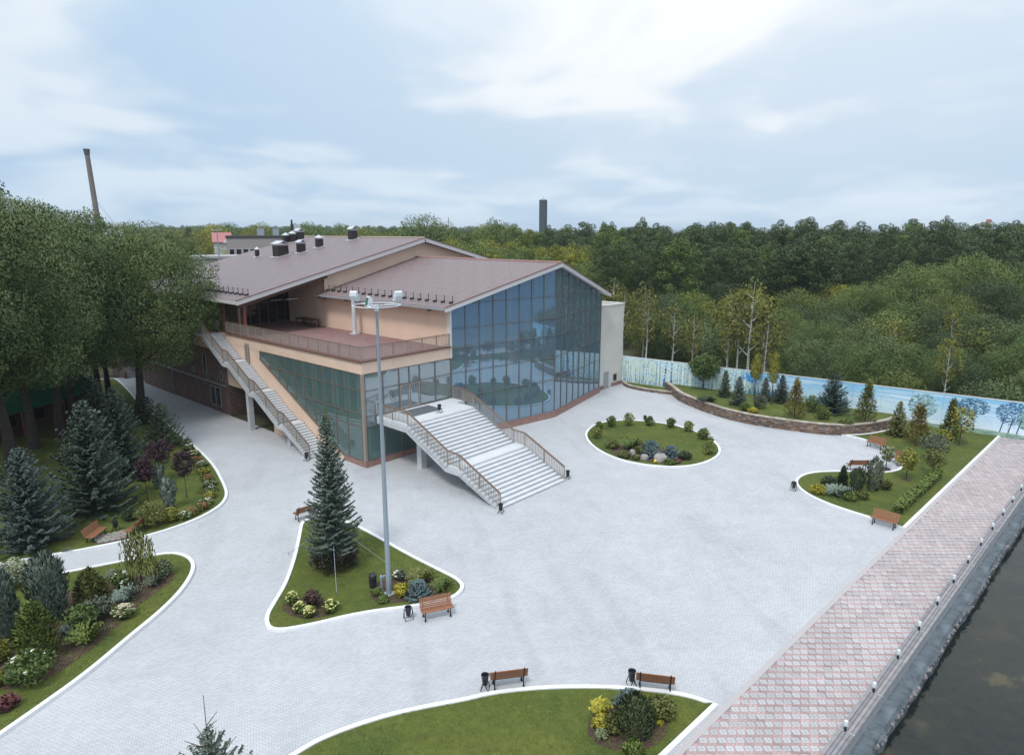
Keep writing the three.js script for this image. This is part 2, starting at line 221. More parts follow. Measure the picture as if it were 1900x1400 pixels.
// block pavers 200 x 100 mm in running bond; the 300 that show largest are meshes, the rest one mass
{
  const pav = box(0.193, 0.012, 0.093, 0, 0, 0), ca = Math.cos(0.466), sa = Math.sin(0.466), all = [];
  const shadeOut = (x, z) => { for (const k in bed) if (inside([x, z], inner[k])) return true; return false; };
  const inner = {}; for (const k in bed) inner[k] = inset(bed[k], 0.25);
  const fwd = YAW, reach = (x, z) => { const dx = x - EYE.x, dz = z - EYE.z, d = dx * fwd.x + dz * fwd.y, l = dx * 0.6691 + dz * 0.7431; return d > 12 && Math.abs(l) < d * 0.80 + 8; };
  const inShot = (x, z) => { const dx = x - EYE.x, dz = z - EYE.z, d = dx * fwd.x + dz * fwd.y, l = dx * 0.6691 + dz * 0.7431; return d > 19.6 && Math.abs(l) < d * 0.70; };   // plainly visible near ground
  const R = 95;
  for (let j = -R * 10; j < R * 10; j++) for (let i = -R * 5; i < R * 5; i++) {
    const a = (i + (j & 1) * 0.5) * 0.2, b = j * 0.1, x = a * ca - b * sa, z = a * sa + b * ca;
    if (x < -38 || x > 43 || z < -50 || z > 36) continue;
    if (!reach(x, z) || !inside([x, z], plazaPoly) || z > promZ(x) + 0.12) continue;
    if (x > 31 && z > 3 && inside([x, z], wallPath.concat([[45, 28], [45, 4]]))) continue;
    if (shadeOut(x, z)) continue;
    all.push([x, z, Math.hypot(x - EYE.x, z - EYE.z)]);
  }
  const near = all.map((p, i) => [p[2] + (inShot(p[0], p[1]) ? 0 : 1000), i]).sort((p, q) => p[0] - q[0]).slice(0, 300).map((p) => p[1]), isNear = new Set(near);
  const tone = (x, z) => { const k = 0.86 + 0.13 * (fbm(x * 0.16 + 9, z * 0.16, 4, 150) - 0.5) + 0.12 * (fbm(x * 1.1, z * 1.1, 3, 151) - 0.5) + 0.09 * (hash2(Math.round(x * 97), Math.round(z * 89), 152) - 0.5) - 0.05 * sstep(0.62, 0.74, fbm(x * 0.5 + z * 0.35, z * 0.12, 4, 153)); return k; };
  const col = (k) => rgb(0.545 * k, 0.56 * k, 0.582 * k), q = new THREE.Quaternion().setFromAxisAngle(V3(0, 1, 0), -0.466), one = V3(1, 1, 1);
  const mats = [], cols = [], variants = [0.78, 0.83, 0.88, 0.93].map((k) => { const m = std([1, 1, 1], 0.85); m.color.copy(col(k)); return m; });
  all.forEach((p, i) => {
    const k = tone(p[0], p[1]), y = 0.002 + 0.003 * hash2(i, 7, 160);
    if (isNear.has(i)) { const m = part(plaza, 'paver', pav, variants[clamp(Math.round((k - 0.78) / 0.05), 0, 3)], [p[0], y, p[1]]); m.quaternion.copy(q); }
    else { mats.push(new THREE.Matrix4().compose(V3(p[0], y, p[1]), q, one)); cols.push(col(k)); }
  });
  stuff('pavers', '', '', pav, std([1, 1, 1], 0.85), mats, cols, plaza);
  console.log('pavers', all.length);
}
// promenade: rows of white hexagons, each of four blocks, with red blocks in the zigzag between the rows
{
  const x0 = -42, x1 = 43.2, prom = structure('promenade_paving', flat([[x0, promZ(x0)], [x1, promZ(x1)], [x1, parZ(x1)], [x0, parZ(x0)]], 0.022), std([1, 1, 1], 1, { map: stainT([0.30, 0.25, 0.25], 0.4, 141, 2) }), 'red and white patterned block paving along the lake', 'paving');
  const PW = 0.335, PH = 0.40, prism = (pts) => { const cx = pts.reduce((q, p) => q + p[0], 0) / pts.length, cy = pts.reduce((q, p) => q + p[1], 0) / pts.length, g = new THREE.ExtrudeGeometry(shape2(pts.map(([p, q]) => { const d = Math.hypot(p - cx, q - cy) || 1, k = (d - 0.008) / d; return [cx + (p - cx) * k, cy + (q - cy) * k]; })), { depth: 0.012, bevelEnabled: false }); g.rotateX(-Math.PI / 2); return g; };
  const hx = 0.16, hs = 0.1, hy = 0.145, quads = [[1, 1], [-1, 1], [-1, -1], [1, -1]].map(([i, j]) => { const q = [[0, 0], [hx * i, 0], [hs * i, hy * j], [0, hy * j]]; return i * j > 0 ? q : q.reverse(); });
  const house = (ox, oy, f) => { const L = [[-0.084, 0], [0, 0], [0, 0.24], [-0.015, 0.24], [-0.07, 0.11]], R = [[0, 0], [0.084, 0], [0.07, 0.11], [0.015, 0.24], [0, 0.24]]; return [L, R].map((h) => { const q = h.map(([p, y]) => [p * f + ox, y * f + oy]); return q; }); };
  const red = [...house(0, hy + 0.004, 1), ...house(PW / 2, PH - hy - 0.004, -1)];
  const wG = merge(quads.map(prism)), rG = merge(red.map(prism)), ux = 0.669, uz = 0.743, all = [];
  for (let j = -90; j < 90; j++) for (let i = -160; i < 200; i++) { const p = (i + (j & 1) * 0.5) * PW, q = j * PH, x = 5 + p * ux + q * uz, z = 34.9 + p * uz - q * ux; if (x < -12 || x > x1 - 0.25 || z < promZ(x) + 0.11 || z > parZ(x) + 0.1) continue; all.push([x, z, i, j]); }
  const near = new Set(all.map((p, i) => [Math.hypot(p[0] - EYE.x, p[1] - EYE.z), i]).sort((p, q) => p[0] - q[0]).slice(0, 150).map((p) => p[1])), turn = new THREE.Quaternion().setFromAxisAngle(V3(0, 1, 0), -Math.atan2(uz, ux));
  const tone = (k, r) => (r ? rgb(0.43 * k, 0.305 * k, 0.295 * k) : rgb(0.46 * k, 0.455 * k, 0.465 * k)), mats = [], wc = [], rc = [], vm = {};
  all.forEach((p, i) => {
    const k = 0.95 + 0.22 * (hash2(p[2], p[3], 170) - 0.5) + 0.25 * (fbm(p[0] * 0.5, p[1] * 0.5, 3, 171) - 0.5), kr = k * (0.85 + 0.35 * hash2(p[2], p[3], 172));
    if (near.has(i)) for (const [name, g, kk, r] of [['white_paver', wG, k, 0], ['red_paver', rG, kr, 1]]) { const key = r + '_' + clamp(Math.round(kk * 8), 6, 9); vm[key] ??= (() => { const m = std([1, 1, 1], 0.85); m.color.copy(tone(+key.slice(2) / 8, r)); return m; })(); part(prom, name, g, vm[key], [p[0], 0.023, p[1]]).quaternion.copy(turn); }
    else { mats.push(new THREE.Matrix4().compose(V3(p[0], 0.023, p[1]), turn, V3(1, 1, 1))); wc.push(tone(k, 0)); rc.push(tone(kr, 1)); }
  });
  part(prom, 'edging', bar(V3(x0, 0.025, promZ(x0) + 0.02), V3(x1, 0.025, promZ(x1) + 0.02), 0.24, 0.04), std([1, 1, 1], 0.85, { map: stainT([0.43, 0.40, 0.40], 0.3, 142, 1.5) }));
  stuff('white_pavers', '', '', wG, std([1, 1, 1], 0.85), mats, wc, prom); stuff('red_pavers', '', '', rG, std([1, 1, 1], 0.85), mats, rc, prom);
}
// lawns inside white kerbs
const grassC = (u, v, s) => { const n = fbm(u * 5, v * 5, 4, 180 + s, 5), m = fbm(u * 40, v * 40, 3, 181 + s, 40), f = hash2(u * 1024, v * 1024, 182), k = 0.62 + 0.5 * m + 0.28 * f; return [lerp(0.040, 0.135, n) * k, lerp(0.078, 0.148, n) * k, lerp(0.012, 0.024, n) * k]; };
const grassMap = ctex(1024, (u, v) => grassC(u, v, 0), 11), grassBump = tex(512, (u, v) => hash2(u * 512, v * 512, 190) * 0.7 + 0.3 * fbm(u * 30, v * 30, 3, 191, 30), 4);
const grassM = std([1, 1, 1], 1, { map: grassMap, bumpMap: grassBump, bumpScale: 0.03 });
const bedName = { A: ['shady lawn under the big trees with its white kerb on the left', 0.16], B: ['lawn planted with junipers and thujas in the near corner beside the path', 0.16], C: ['three-cornered lawn round the tall spruce and the floodlight mast', 0.16], D: ['oval lawn with a ring of small bushes in mid plaza', 0.16], F: ['lawn with young trees between plaza and promenade near the mural', 0.14], G: ['near lawn with one shrub bed behind two benches', 0.16] };
for (const k in bed) {
  const hK = bedName[k][1], inn = inset(bed[k], 0.2), s = area(bed[k]) > 0 ? -1 : 1;
  const lawn = structure('lawn', flat(inn, hK - 0.05), grassM, bedName[k][0], 'lawn');
  part(lawn, 'kerb', band(bed[k], 0, s * 0.19, -0.02, hK, true), M.kerb);
}
// two slightly raised garden beds against the mural, held by stone walls
const terraceTop = 0.8;
structure('garden_terrace', flat(wallPath.concat([[fenceX(27.9) - 0.05, 27.9], [fenceX(4) - 0.05, 4]]), terraceTop), grassM, 'raised lawn with conifers behind the curved stone wall', 'lawn');
structure('garden_terrace', flat(lowPath.concat([[38.9, 4.05], [fenceX(4) - 0.05, 4.05], [fenceX(-1.3) - 0.05, -1.3]]), 0.26), grassM, 'small dark lawn in the corner between the white tower and the mural', 'lawn');
function stoneWall(path, h, label, seed, th) {
  const o = thing('stone_wall', label, 'wall'), r = rng(seed), stone = [], L = [0];
  part(o, 'core', band(path, 0.05, th * 0.75, -0.05, h - 0.02, false), M.darkconc);
  for (let i = 1; i < path.length; i++) L.push(L[i - 1] + Math.hypot(path[i][0] - path[i - 1][0], path[i][1] - path[i - 1][1]));
  const at = (s) => { let i = 1; while (i < path.length - 1 && L[i] < s) i++; const t = (s - L[i - 1]) / (L[i] - L[i - 1]), a = path[i - 1], b = path[i]; return [lerp(a[0], b[0], t), lerp(a[1], b[1], t), Math.atan2(b[1] - a[1], b[0] - a[0])]; };
  const total = L[L.length - 1], mats = [], cols = [], rows = Math.round((h - 0.1) / 0.13), rh = (h - 0.09) / rows;
  for (let k = 0; k < rows; k++) for (let s = r() * 0.2; s < total - 0.15;) { const w = 0.18 + r() * 0.34, p = at(s + w / 2); mats.push(new THREE.Matrix4().compose(V3(p[0] + Math.sin(p[2]) * -0.02, k * rh + rh / 2, p[1] + Math.cos(p[2]) * 0.02), new THREE.Quaternion().setFromEuler(new THREE.Euler((r() - 0.5) * 0.1, -p[2] + (r() - 0.5) * 0.08, (r() - 0.5) * 0.05)), V3(w - 0.02, rh - 0.018, 0.10 + r() * 0.06))); const t = r(), b = 0.7 + r() * 0.7; cols.push(t < 0.5 ? rgb(0.17 * b, 0.115 * b, 0.09 * b) : t < 0.8 ? rgb(0.13 * b, 0.115 * b, 0.11 * b) : rgb(0.27 * b, 0.20 * b, 0.15 * b)); s += w; }
  stuff('stones', '', '', new THREE.BoxGeometry(1, 1, 1, 1, 1, 1), std([1, 1, 1], 0.95), mats, cols, o);
  const capM = [0.34, 0.40, 0.46].map((c) => std([c, c * 0.87, c * 0.72], 0.9));
  for (let s = 0; s < total - 0.3;) { const w = 0.42 + r() * 0.3, p = at(Math.min(total, s + w / 2)), m = part(o, 'cap_stone', box(w - 0.02, 0.07 + r() * 0.02, th * 0.85 + 0.14, 0, 0, 0), capM[Math.floor(r() * 3)], [p[0] + Math.sin(p[2]) * th * 0.33, h - 0.05, p[1] - Math.cos(p[2]) * th * 0.33]); m.rotation.y = -p[2]; s += w; }
}
stoneWall(wallPath, 0.98, 'curved brown stone retaining wall with pale cap stones', 200, 0.35);
stoneWall(lowPath, 0.34, 'low stone edging wall in front of the tower corner', 201, 0.3);

// quay: bench-like boards on the wall top, small white lamps, sloping apron down to the water
{
  const quay = thing('quay_wall', 'grey concrete quay wall topped with long boards along the lake', 'quay wall'), ang = Math.atan(0.0635), P = (s, t, y) => V3(s * Math.cos(ang) - t * Math.sin(ang), y, parZ(0) + s * Math.sin(ang) + t * Math.cos(ang));
  const s0 = -14.43, step = 2.96, n = 21, rot = -ang, geoAt = (g, s, t, y) => { g.rotateY(rot); const p = P(s, t, y); g.translate(p.x, p.y, p.z); return g; };
  part(quay, 'wall', geoAt(box((n + 3) * step, 0.78, 0.56, 0, 0, 0), s0 + (n * step) / 2, 0.30, -0.4), M.darkconc);
  const bw = [0.135, 0.135, 0.135, 0.13], boardM = [[0.225, 0.215, 0.23], [0.255, 0.245, 0.255], [0.20, 0.19, 0.205], [0.28, 0.262, 0.262]].map((c) => std([1, 1, 1], 0.8, { map: stainT(c, 0.35, 210, 1.3) }));
  const lampBase = thing;
  const pg = new THREE.LatheGeometry([[0.0, 0], [0.045, 0], [0.045, 0.2], [0.03, 0.22]].map((p) => new THREE.Vector2(...p)), 12), cg = new THREE.LatheGeometry([[0.0, 0.44], [0.05, 0.44], [0.078, 0.42], [0.08, 0.24], [0.06, 0.215], [0, 0.215]].reverse().map((p) => new THREE.Vector2(...p)), 14);
  for (let k = 0; k <= n; k++) {
    const s = s0 + k * step;
    if (k < n) bw.forEach((w, b) => part(quay, 'board', geoAt(box(step - 0.13, 0.05, w - 0.016, 0, 0, 0), s + step / 2, 0.11 + b * 0.137, 0.38), boardM[(k * 3 + b * 5 + ((k * k) % 3)) % 4]));
    part(quay, 'joint_plate', geoAt(box(0.10, 0.056, 0.56, 0, 0, 0), s, 0.315, 0.38), M.darkconc);
    if (k > 1) { const o = thing('bollard_lamp', 'small white capped bollard lamp on the lakeside quay wall', 'lamp', P(s, 0.26, 0.43).toArray(), rot, 'white bollard lamps along the quay'); part(o, 'post', pg, M.black); part(o, 'lamp_cap', cg, M.lampWhite); }
  }
  const r = rng(215), A = [];
  // broken edge of the apron
  const path = []; for (let s = s0 - 4; s < s0 + n * step + 4; s += 0.45) path.push(s);
  const prof = path.map((s) => [[0.55, 0.1], [0.58, -0.06], [1.02, -0.10], [1.12 + (fbm(s * 1.3, 1, 4, 217) - 0.5) * 0.2, -0.28 + 0.04 * r()], [1.15 + (fbm(s * 1.3, 1, 4, 217) - 0.5) * 0.2, -1.2]]);
  const pos = [], idx = [], uv = []; path.forEach((s, i) => prof[i].forEach(([t, y]) => { const p = P(s, t, y); pos.push(p.x, p.y, p.z); uv.push(s, t); }));
  for (let i = 0; i < path.length - 1; i++) for (let k = 0; k < 4; k++) { const a = i * 5 + k, b = a + 5; idx.push(a, a + 1, b, b, a + 1, b + 1); }
  const g = new THREE.BufferGeometry(); g.setAttribute('position', new THREE.Float32BufferAttribute(pos, 3)); g.setAttribute('uv', new THREE.Float32BufferAttribute(uv, 2)); g.setIndex(idx);
  part(quay, 'apron', g.toNonIndexed(), std([1, 1, 1], 0.8, { map: ctex(512, (u, v) => { const n = fbm(u * 8, v * 8, 5, 220, 8), st = sstep(0.6, 0.7, fbm(u * 20, v * 20, 4, 221, 20)); return [lerp(0.105, 0.05, st * 0.5) * (0.4 + 1.2 * n), lerp(0.13, 0.06, st * 0.5) * (0.4 + 1.2 * n), lerp(0.15, 0.065, st * 0.5) * (0.4 + 1.2 * n)]; }, 4), bumpMap: stucco, bumpScale: 0.02, side: THREE.DoubleSide }));
  const rm = [], rc = []; for (let s = s0 - 4; s < s0 + n * step; s += 0.12 + r() * 0.16) { const t = 1.08 + (fbm(s * 1.3, 1, 4, 217) - 0.5) * 0.2 + r() * 0.1, p = P(s, t, -0.36 + r() * 0.08), q = 0.05 + r() * 0.08; rm.push(new THREE.Matrix4().compose(p, new THREE.Quaternion().setFromEuler(new THREE.Euler(r() * 3, r() * 3, r() * 3)), V3(q, q * (0.5 + r() * 0.5), q))); const b = 0.6 + r() * 0.8; rc.push(rgb(0.17 * b, 0.16 * b, 0.16 * b)); }
  stuff('rubble', '', '', new THREE.DodecahedronGeometry(1, 0), std([1, 1, 1], 0.95), rm, rc, quay);
}

// ---------------------------------------------------------------- the pavilion
const hall = thing('pavilion', 'cream pavilion with brown tiled gable roofs, glass gable front and roof terrace', 'building');
const RX = 21.3, RY = 15.08, roofL = (x) => RY + (x - RX) * 0.2525, roofR = (x) => RY - (x - RX) * 0.31, roofH = (x) => (x < RX ? roofL(x) : roofR(x));
const C7 = Math.cos(0.1518), S7 = Math.sin(0.1518), C12 = Math.cos(0.2269), S12 = Math.sin(0.2269), KX = 21.1, KZ = 1.828, LL = 11.95 / C7, LR = 11.5 / C12;   // glass front: 9 degrees forward to the kink, then 12 degrees back
const TOP = 8.3;   // terrace floor
function clipPoly(poly, f) { const out = []; poly.forEach((p, i) => { const q = poly[(i + 1) % poly.length], a = f(p), b = f(q); if (a >= 0) out.push(p); if (a >= 0 !== b >= 0) { const t = a / (a - b); out.push([lerp(p[0], q[0], t), lerp(p[1], q[1], t)]); } }); return out; }
// a glazed wall in its own plane: s along the wall, y up; every pane and bar is a piece of its own
function curtainWall(o, us, ys, keep, place, glass, opt = {}) {
  const g = sub(o, 'curtain_wall'), r = rng(opt.seed ?? 5), bw = opt.bar ?? 0.07;
  const put = (geo, name, mat) => { geo.applyMatrix4(place); return part(g, name, geo, mat); };
  for (let i = 0; i < us.length - 1; i++) for (let j = 0; j < ys.length - 1; j++) {
    if (opt.skip && opt.skip(us[i], ys[j])) continue;
    let c = [[us[i] + 0.02, ys[j] + 0.02], [us[i + 1] - 0.02, ys[j] + 0.02], [us[i + 1] - 0.02, ys[j + 1] - 0.02], [us[i] + 0.02, ys[j + 1] - 0.02]];
    for (const f of keep) { c = clipPoly(c, f); if (c.length < 3) break; } if (c.length < 3 || Math.abs(area(c)) < 0.02) continue;
    const geo = new THREE.ShapeGeometry(shape2(c)), cx = (us[i] + us[i + 1]) / 2, cy = (ys[j] + ys[j + 1]) / 2;
    geo.translate(-cx, -cy, 0); geo.rotateY((r() - 0.5) * 0.006); geo.rotateX((r() - 0.5) * 0.006); geo.translate(cx, cy, -0.02);   // panes never sit quite true
    put(geo, 'pane', opt.pick ? opt.pick(us[i], ys[j]) : glass);
  }
  const span = (u) => { let lo = Infinity, hi = -Infinity; for (let y = ys[0]; y <= ys[ys.length - 1] + 1e-6; y += 0.02) if (keep.every((f) => f([u, y]) >= -0.01)) { lo = Math.min(lo, y); hi = Math.max(hi, y); } return [lo, hi]; };
  for (const u of us) { const [lo, hi] = span(clamp(u, us[0] + 0.03, us[us.length - 1] - 0.03)); if (hi - lo > 0.15) put(boxAB(u - bw / 2, u + bw / 2, lo, hi, -0.06, 0.05), 'mullion', opt.mat ?? M.mullion); }
  for (const y of ys) { let a = null; for (let u = us[0]; u <= us[us.length - 1] + 0.05; u += 0.05) { const ok = u <= us[us.length - 1] && keep.every((f) => f([u, y]) >= -0.02); if (ok && a === null) a = u; if (!ok && a !== null) { if (u - a > 0.3) put(boxAB(a, u - 0.05, y - bw / 2.4, y + bw / 2.4, -0.055, 0.045), 'transom', opt.mat ?? M.mullion); a = null; } } }
  return g;
}
const plane = (o, dirX) => { const x = dirX.clone().normalize(), y = V3(0, 1, 0), z = x.clone().cross(y), m = new THREE.Matrix4().makeBasis(x, y, z); m.setPosition(o); return m; };

// --- street block: x 0..9.15
part(hall, 'plinth', merge([boxAB(-0.06, 9.15, 0, 0.5, -0.3, 0.06), boxAB(-0.06, 0.3, 0, 0.45, -2.9, -0.3)]), M.plinth);
curtainWall(hall, [0.18, 1.9, 3.48, 4.52, 5.6, 7.29, 9.08], [0.5, 3.25, 4.05, 6.06, 7.4], [], plane(V3(0, 0, 0), V3(1, 0, 0)), M.glassFront, { seed: 11, skip: (u, y) => y > 4 && y < 6 && u > 3.4 && u < 5.0, pick: (u, y) => (y < 3.2 ? M.glassSide : M.glassFront) });
{ // entrance doors on the landing
  const d = sub(hall, 'entrance_door');
  for (const [a, b] of [[3.52, 4.5], [4.54, 5.56]]) { part(d, 'door_frame', merge([boxAB(a, a + 0.09, 4.0, 6.0, -0.05, 0.06), boxAB(b - 0.09, b, 4.0, 6.0, -0.05, 0.06), boxAB(a + 0.09, b - 0.09, 5.9, 6.0, -0.05, 0.06), boxAB(a + 0.09, b - 0.09, 4.0, 4.16, -0.05, 0.06)]), M.rail); part(d, 'pane', boxAB(a + 0.09, b - 0.09, 4.16, 5.9, -0.01, 0.0), M.glassFront); }
  part(d, 'handle', merge([rod(V3(4.42, 4.7, 0.12), V3(4.42, 5.5, 0.12), 0.02), rod(V3(4.62, 4.7, 0.12), V3(4.62, 5.5, 0.12), 0.02)]), M.shiny);
}
const diag = (p) => p[1] - (6.73 - 0.495 * (p[0] + 15.5) );   // sloping foot of the side glazing, p = [z, y]
curtainWall(hall, [0.24, 2.17, 3.73, 5.29, 6.74, 8.24, 9.65, 11.1, 12.3, 13.8, 15.5], [0.5, 3.25, 4.28, 6.1, 7.38], [(p) => diag([-p[0], p[1]])], plane(V3(0, 0, 0), V3(0, 0, -1)).multiply(new THREE.Matrix4().makeScale(1, 1, 1)), M.glassSide, { seed: 12, bar: 0.08, mat: M.bronze });
part(hall, 'sill', merge([bar(V3(-0.05, 6.70, -15.5), V3(-0.05, 0.5, -2.95), 0.16, 0.12)]), M.bronze);
part(hall, 'corner_post', boxAB(-0.05, 0.19, 0.5, 7.38, -0.22, 0.05), M.rail);
part(hall, 'side_wall', extrudeX([[-15.55, 7.4], [-15.55, 6.70], [-2.95, 0.45], [-2.95, 0], [-14, 0], [-14, 3.2], [-22.4, 3.2], [-22.4, 7.4]], 0.0, 0.28), M.cream);
part(hall, 'parapet_band', merge([boxAB(-0.03, 9.18, 7.4, TOP + 0.02, -0.3, 0.03), boxAB(-0.03, 0.3, 7.4, TOP + 0.02, -22.4, -0.3), boxAB(-0.03, 0.3, 6.4, TOP + 0.02, -36, -22.4)]), M.cream);
part(hall, 'coping', merge([boxAB(-0.16, 9.1, TOP + 0.02, TOP + 0.13, -0.32, 0.16), boxAB(-0.16, 0.32, TOP + 0.02, TOP + 0.13, -21.9, -0.32), boxAB(-0.16, 0.32, TOP + 0.02, TOP + 0.13, -36.1, -23.2)]), M.coping);
part(hall, 'terrace_floor', boxAB(0.3, 9.6, TOP - 0.3, TOP, -36, -0.3), M.decking);
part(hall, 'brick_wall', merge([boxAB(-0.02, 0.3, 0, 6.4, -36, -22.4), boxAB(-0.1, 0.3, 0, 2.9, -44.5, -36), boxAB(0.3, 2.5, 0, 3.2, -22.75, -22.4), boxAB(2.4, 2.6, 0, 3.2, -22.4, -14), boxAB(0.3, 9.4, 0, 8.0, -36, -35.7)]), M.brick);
part(hall, 'stone_ledge', boxAB(-0.16, 0.1, 2.9, 3.02, -44.5, -22.9), M.darkconc);
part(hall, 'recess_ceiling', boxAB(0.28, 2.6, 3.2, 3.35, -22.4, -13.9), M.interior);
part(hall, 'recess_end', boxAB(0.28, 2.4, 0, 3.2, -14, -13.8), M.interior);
part(hall, 'downpipe', rod(V3(-0.18, 0, -35.7), V3(-0.18, 6.3, -35.7), 0.07), M.darkconc);
for (const z of [-18.05, -17.8, -17.55]) part(hall, 'vent_pipe', merge([rod(V3(-0.12, 5.7, z), V3(-0.12, 7.6, z), 0.075), rod(V3(-0.12, 7.6, z), V3(-0.02, 7.85, z), 0.075)]), M.rail);
for (const [z0, z1, y0, y1] of [[-26.5, -24.3, 0.62, 2.5], [-27.6, -27.05, 3.7, 5.6], [-23.9, -23.5, 3.5, 4.2], [-30.4, -30.0, 3.5, 3.9]]) { const w = sub(hall, 'window'); part(w, 'frame', merge([boxAB(-0.07, 0.02, y0 - 0.08, y0, z0 - 0.08, z1 + 0.08), boxAB(-0.07, 0.02, y1, y1 + 0.08, z0 - 0.08, z1 + 0.08), boxAB(-0.07, 0.02, y0, y1, z0 - 0.08, z0), boxAB(-0.07, 0.02, y0, y1, z1, z1 + 0.08), ...(z1 - z0 > 1 ? [boxAB(-0.065, 0.02, y0, y1, (z0 + z1) / 2 - 0.05, (z0 + z1) / 2 + 0.05)] : [])]), M.darkconc); part(w, 'pane', boxAB(-0.045, -0.03, y0, y1, z0, z1), M.glassDark); }
// inside the street block: floors, curtains, a back wall
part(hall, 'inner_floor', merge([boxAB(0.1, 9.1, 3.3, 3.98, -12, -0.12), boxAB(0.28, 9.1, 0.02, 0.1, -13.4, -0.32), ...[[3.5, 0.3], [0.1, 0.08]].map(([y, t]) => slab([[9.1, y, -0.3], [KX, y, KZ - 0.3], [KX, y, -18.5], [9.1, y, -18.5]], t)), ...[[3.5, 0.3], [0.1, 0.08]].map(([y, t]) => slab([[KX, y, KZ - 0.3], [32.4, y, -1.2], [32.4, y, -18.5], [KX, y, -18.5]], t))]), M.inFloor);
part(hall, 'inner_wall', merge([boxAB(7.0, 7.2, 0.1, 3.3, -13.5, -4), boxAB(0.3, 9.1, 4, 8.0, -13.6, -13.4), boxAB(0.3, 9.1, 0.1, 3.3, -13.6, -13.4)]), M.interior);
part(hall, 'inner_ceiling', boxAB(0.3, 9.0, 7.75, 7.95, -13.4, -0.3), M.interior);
function drape(name, pts, y0, y1) { const pos = [], idx = []; pts.forEach((p) => pos.push(p[0], y0, p[1], p[0], y1, p[1])); for (let i = 0; i < pts.length - 1; i++) idx.push(i * 2, i * 2 + 2, i * 2 + 1, i * 2 + 1, i * 2 + 2, i * 2 + 3); const g = new THREE.BufferGeometry(); g.setAttribute('position', new THREE.Float32BufferAttribute(pos, 3)); g.setIndex(idx); g.computeVertexNormals(); part(hall, name, g, M.curtain); }
const pleat = (a, b, n, amp, alongX, c) => Array.from({ length: n * 4 + 1 }, (_, i) => { const t = a + ((b - a) * i) / (n * 4), w = c + amp * Math.sin((i * Math.PI) / 2); return alongX ? [t, w] : [w, t]; });
drape('curtain', pleat(0.5, 2.4, 12, 0.05, true, -0.5), 0.15, 3.25); drape('curtain', pleat(5.6, 7, 10, 0.05, true, -0.5), 0.15, 3.25);
for (const [a, b] of [[-0.5, -1.6], [-2.5, -3.3], [-4.1, -5.0], [-5.9, -6.4], [-7.2, -8.0], [-8.9, -9.5]]) drape('curtain', pleat(a, b, 6, 0.05, false, 0.55), 4.0, 7.35);
for (const [a, b] of [[0.4, 1.5], [3.0, 4.2], [5.0, 6.4], [6.8, 8.8], [9.2, 11.6]]) drape('curtain', pleat(a, b, 10, 0.06, true, -0.7).map(([u, w]) => [9.15 + u * C7 + w * S7 * -1, u * S7 + w * C7]), 0.15, 3.25);
for (let k = 0; k < 6; k++) { const a = 0.4 + k * 1.85; drape('curtain', pleat(a, a + 1.5, 8, 0.05, true, -0.75).map(([u, w]) => [KX + u * C12 + w * S12, KZ - u * S12 + w * C12]), 0.15, 3.25); }
for (const [x, z] of [[10.4, -1.4], [13.7, -0.9], [17.0, -0.5], [20.6, -0.3], [25.5, -1.4], [29.5, -2.2]]) part(hall, 'column', new THREE.CylinderGeometry(0.28, 0.28, roofH(x) - 0.4, 16).translate(x, (roofH(x) - 0.4) / 2, z), M.column);

// --- glass gable front: straight part, then a part turned back by 12 degrees
const gx = Array.from({ length: 9 }, (_, i) => (i * LL) / 8), gy = [0.66, 3.85, 6.06, 8.2, 9.9, 11.98, 15.1];
curtainWall(hall, gx, gy, [(p) => roofH(9.15 + p[0] * C7) - 0.34 - p[1]], plane(V3(9.15, 0, 0), V3(C7, 0, S7)), M.glass, { seed: 21, bar: 0.06 });
const gr = Array.from({ length: 9 }, (_, i) => (i * LR) / 8.0);
curtainWall(hall, gr, gy, [(p) => roofH(KX + p[0] * C12) - 0.34 - p[1]], plane(V3(KX, 0, KZ), V3(C12, 0, -S12)), M.glass, { seed: 22, bar: 0.06 });
{ const g = boxAB(0, LR + 0.1, 0, 0.66, -0.3, 0.07); g.applyMatrix4(plane(V3(KX, 0, KZ), V3(C12, 0, -S12))); part(hall, 'plinth', g, M.plinth); const q = boxAB(0, LL + 0.02, 0, 0.66, -0.3, 0.07); q.applyMatrix4(plane(V3(9.15, 0, 0), V3(C7, 0, S7))); part(hall, 'plinth', q, M.plinth); }
part(hall, 'corner_trim', merge([boxAB(9.0, 9.2, 7.4, roofL(9.1) - 0.3, -0.3, 0.08), boxAB(32.5, 32.74, 0.0, roofR(32.7) - 0.3, -1.3, -0.95)]), M.ivory);
part(hall, 'hall_wall', merge([extrudeX([[-0.3, 7.4], [-26, 7.4], [-26, 13.4], [-18.9, 13.4], [-18.9, 11.6], [-0.3, 11.6]], 9.15, 9.45)]), M.cream);
part(hall, 'hall_side', boxAB(32.5, 32.7, 0, 11.2, -44, -1.3), M.ivory);
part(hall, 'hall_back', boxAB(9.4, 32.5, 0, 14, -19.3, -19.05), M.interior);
part(hall, 'gable_wall', extrudeZ([[9.15, 11.0], [33.2, 11.0], [33.2, 14.1], [22, 16.85], [9.15, 13.75]], -19.04, -18.8), M.cream);
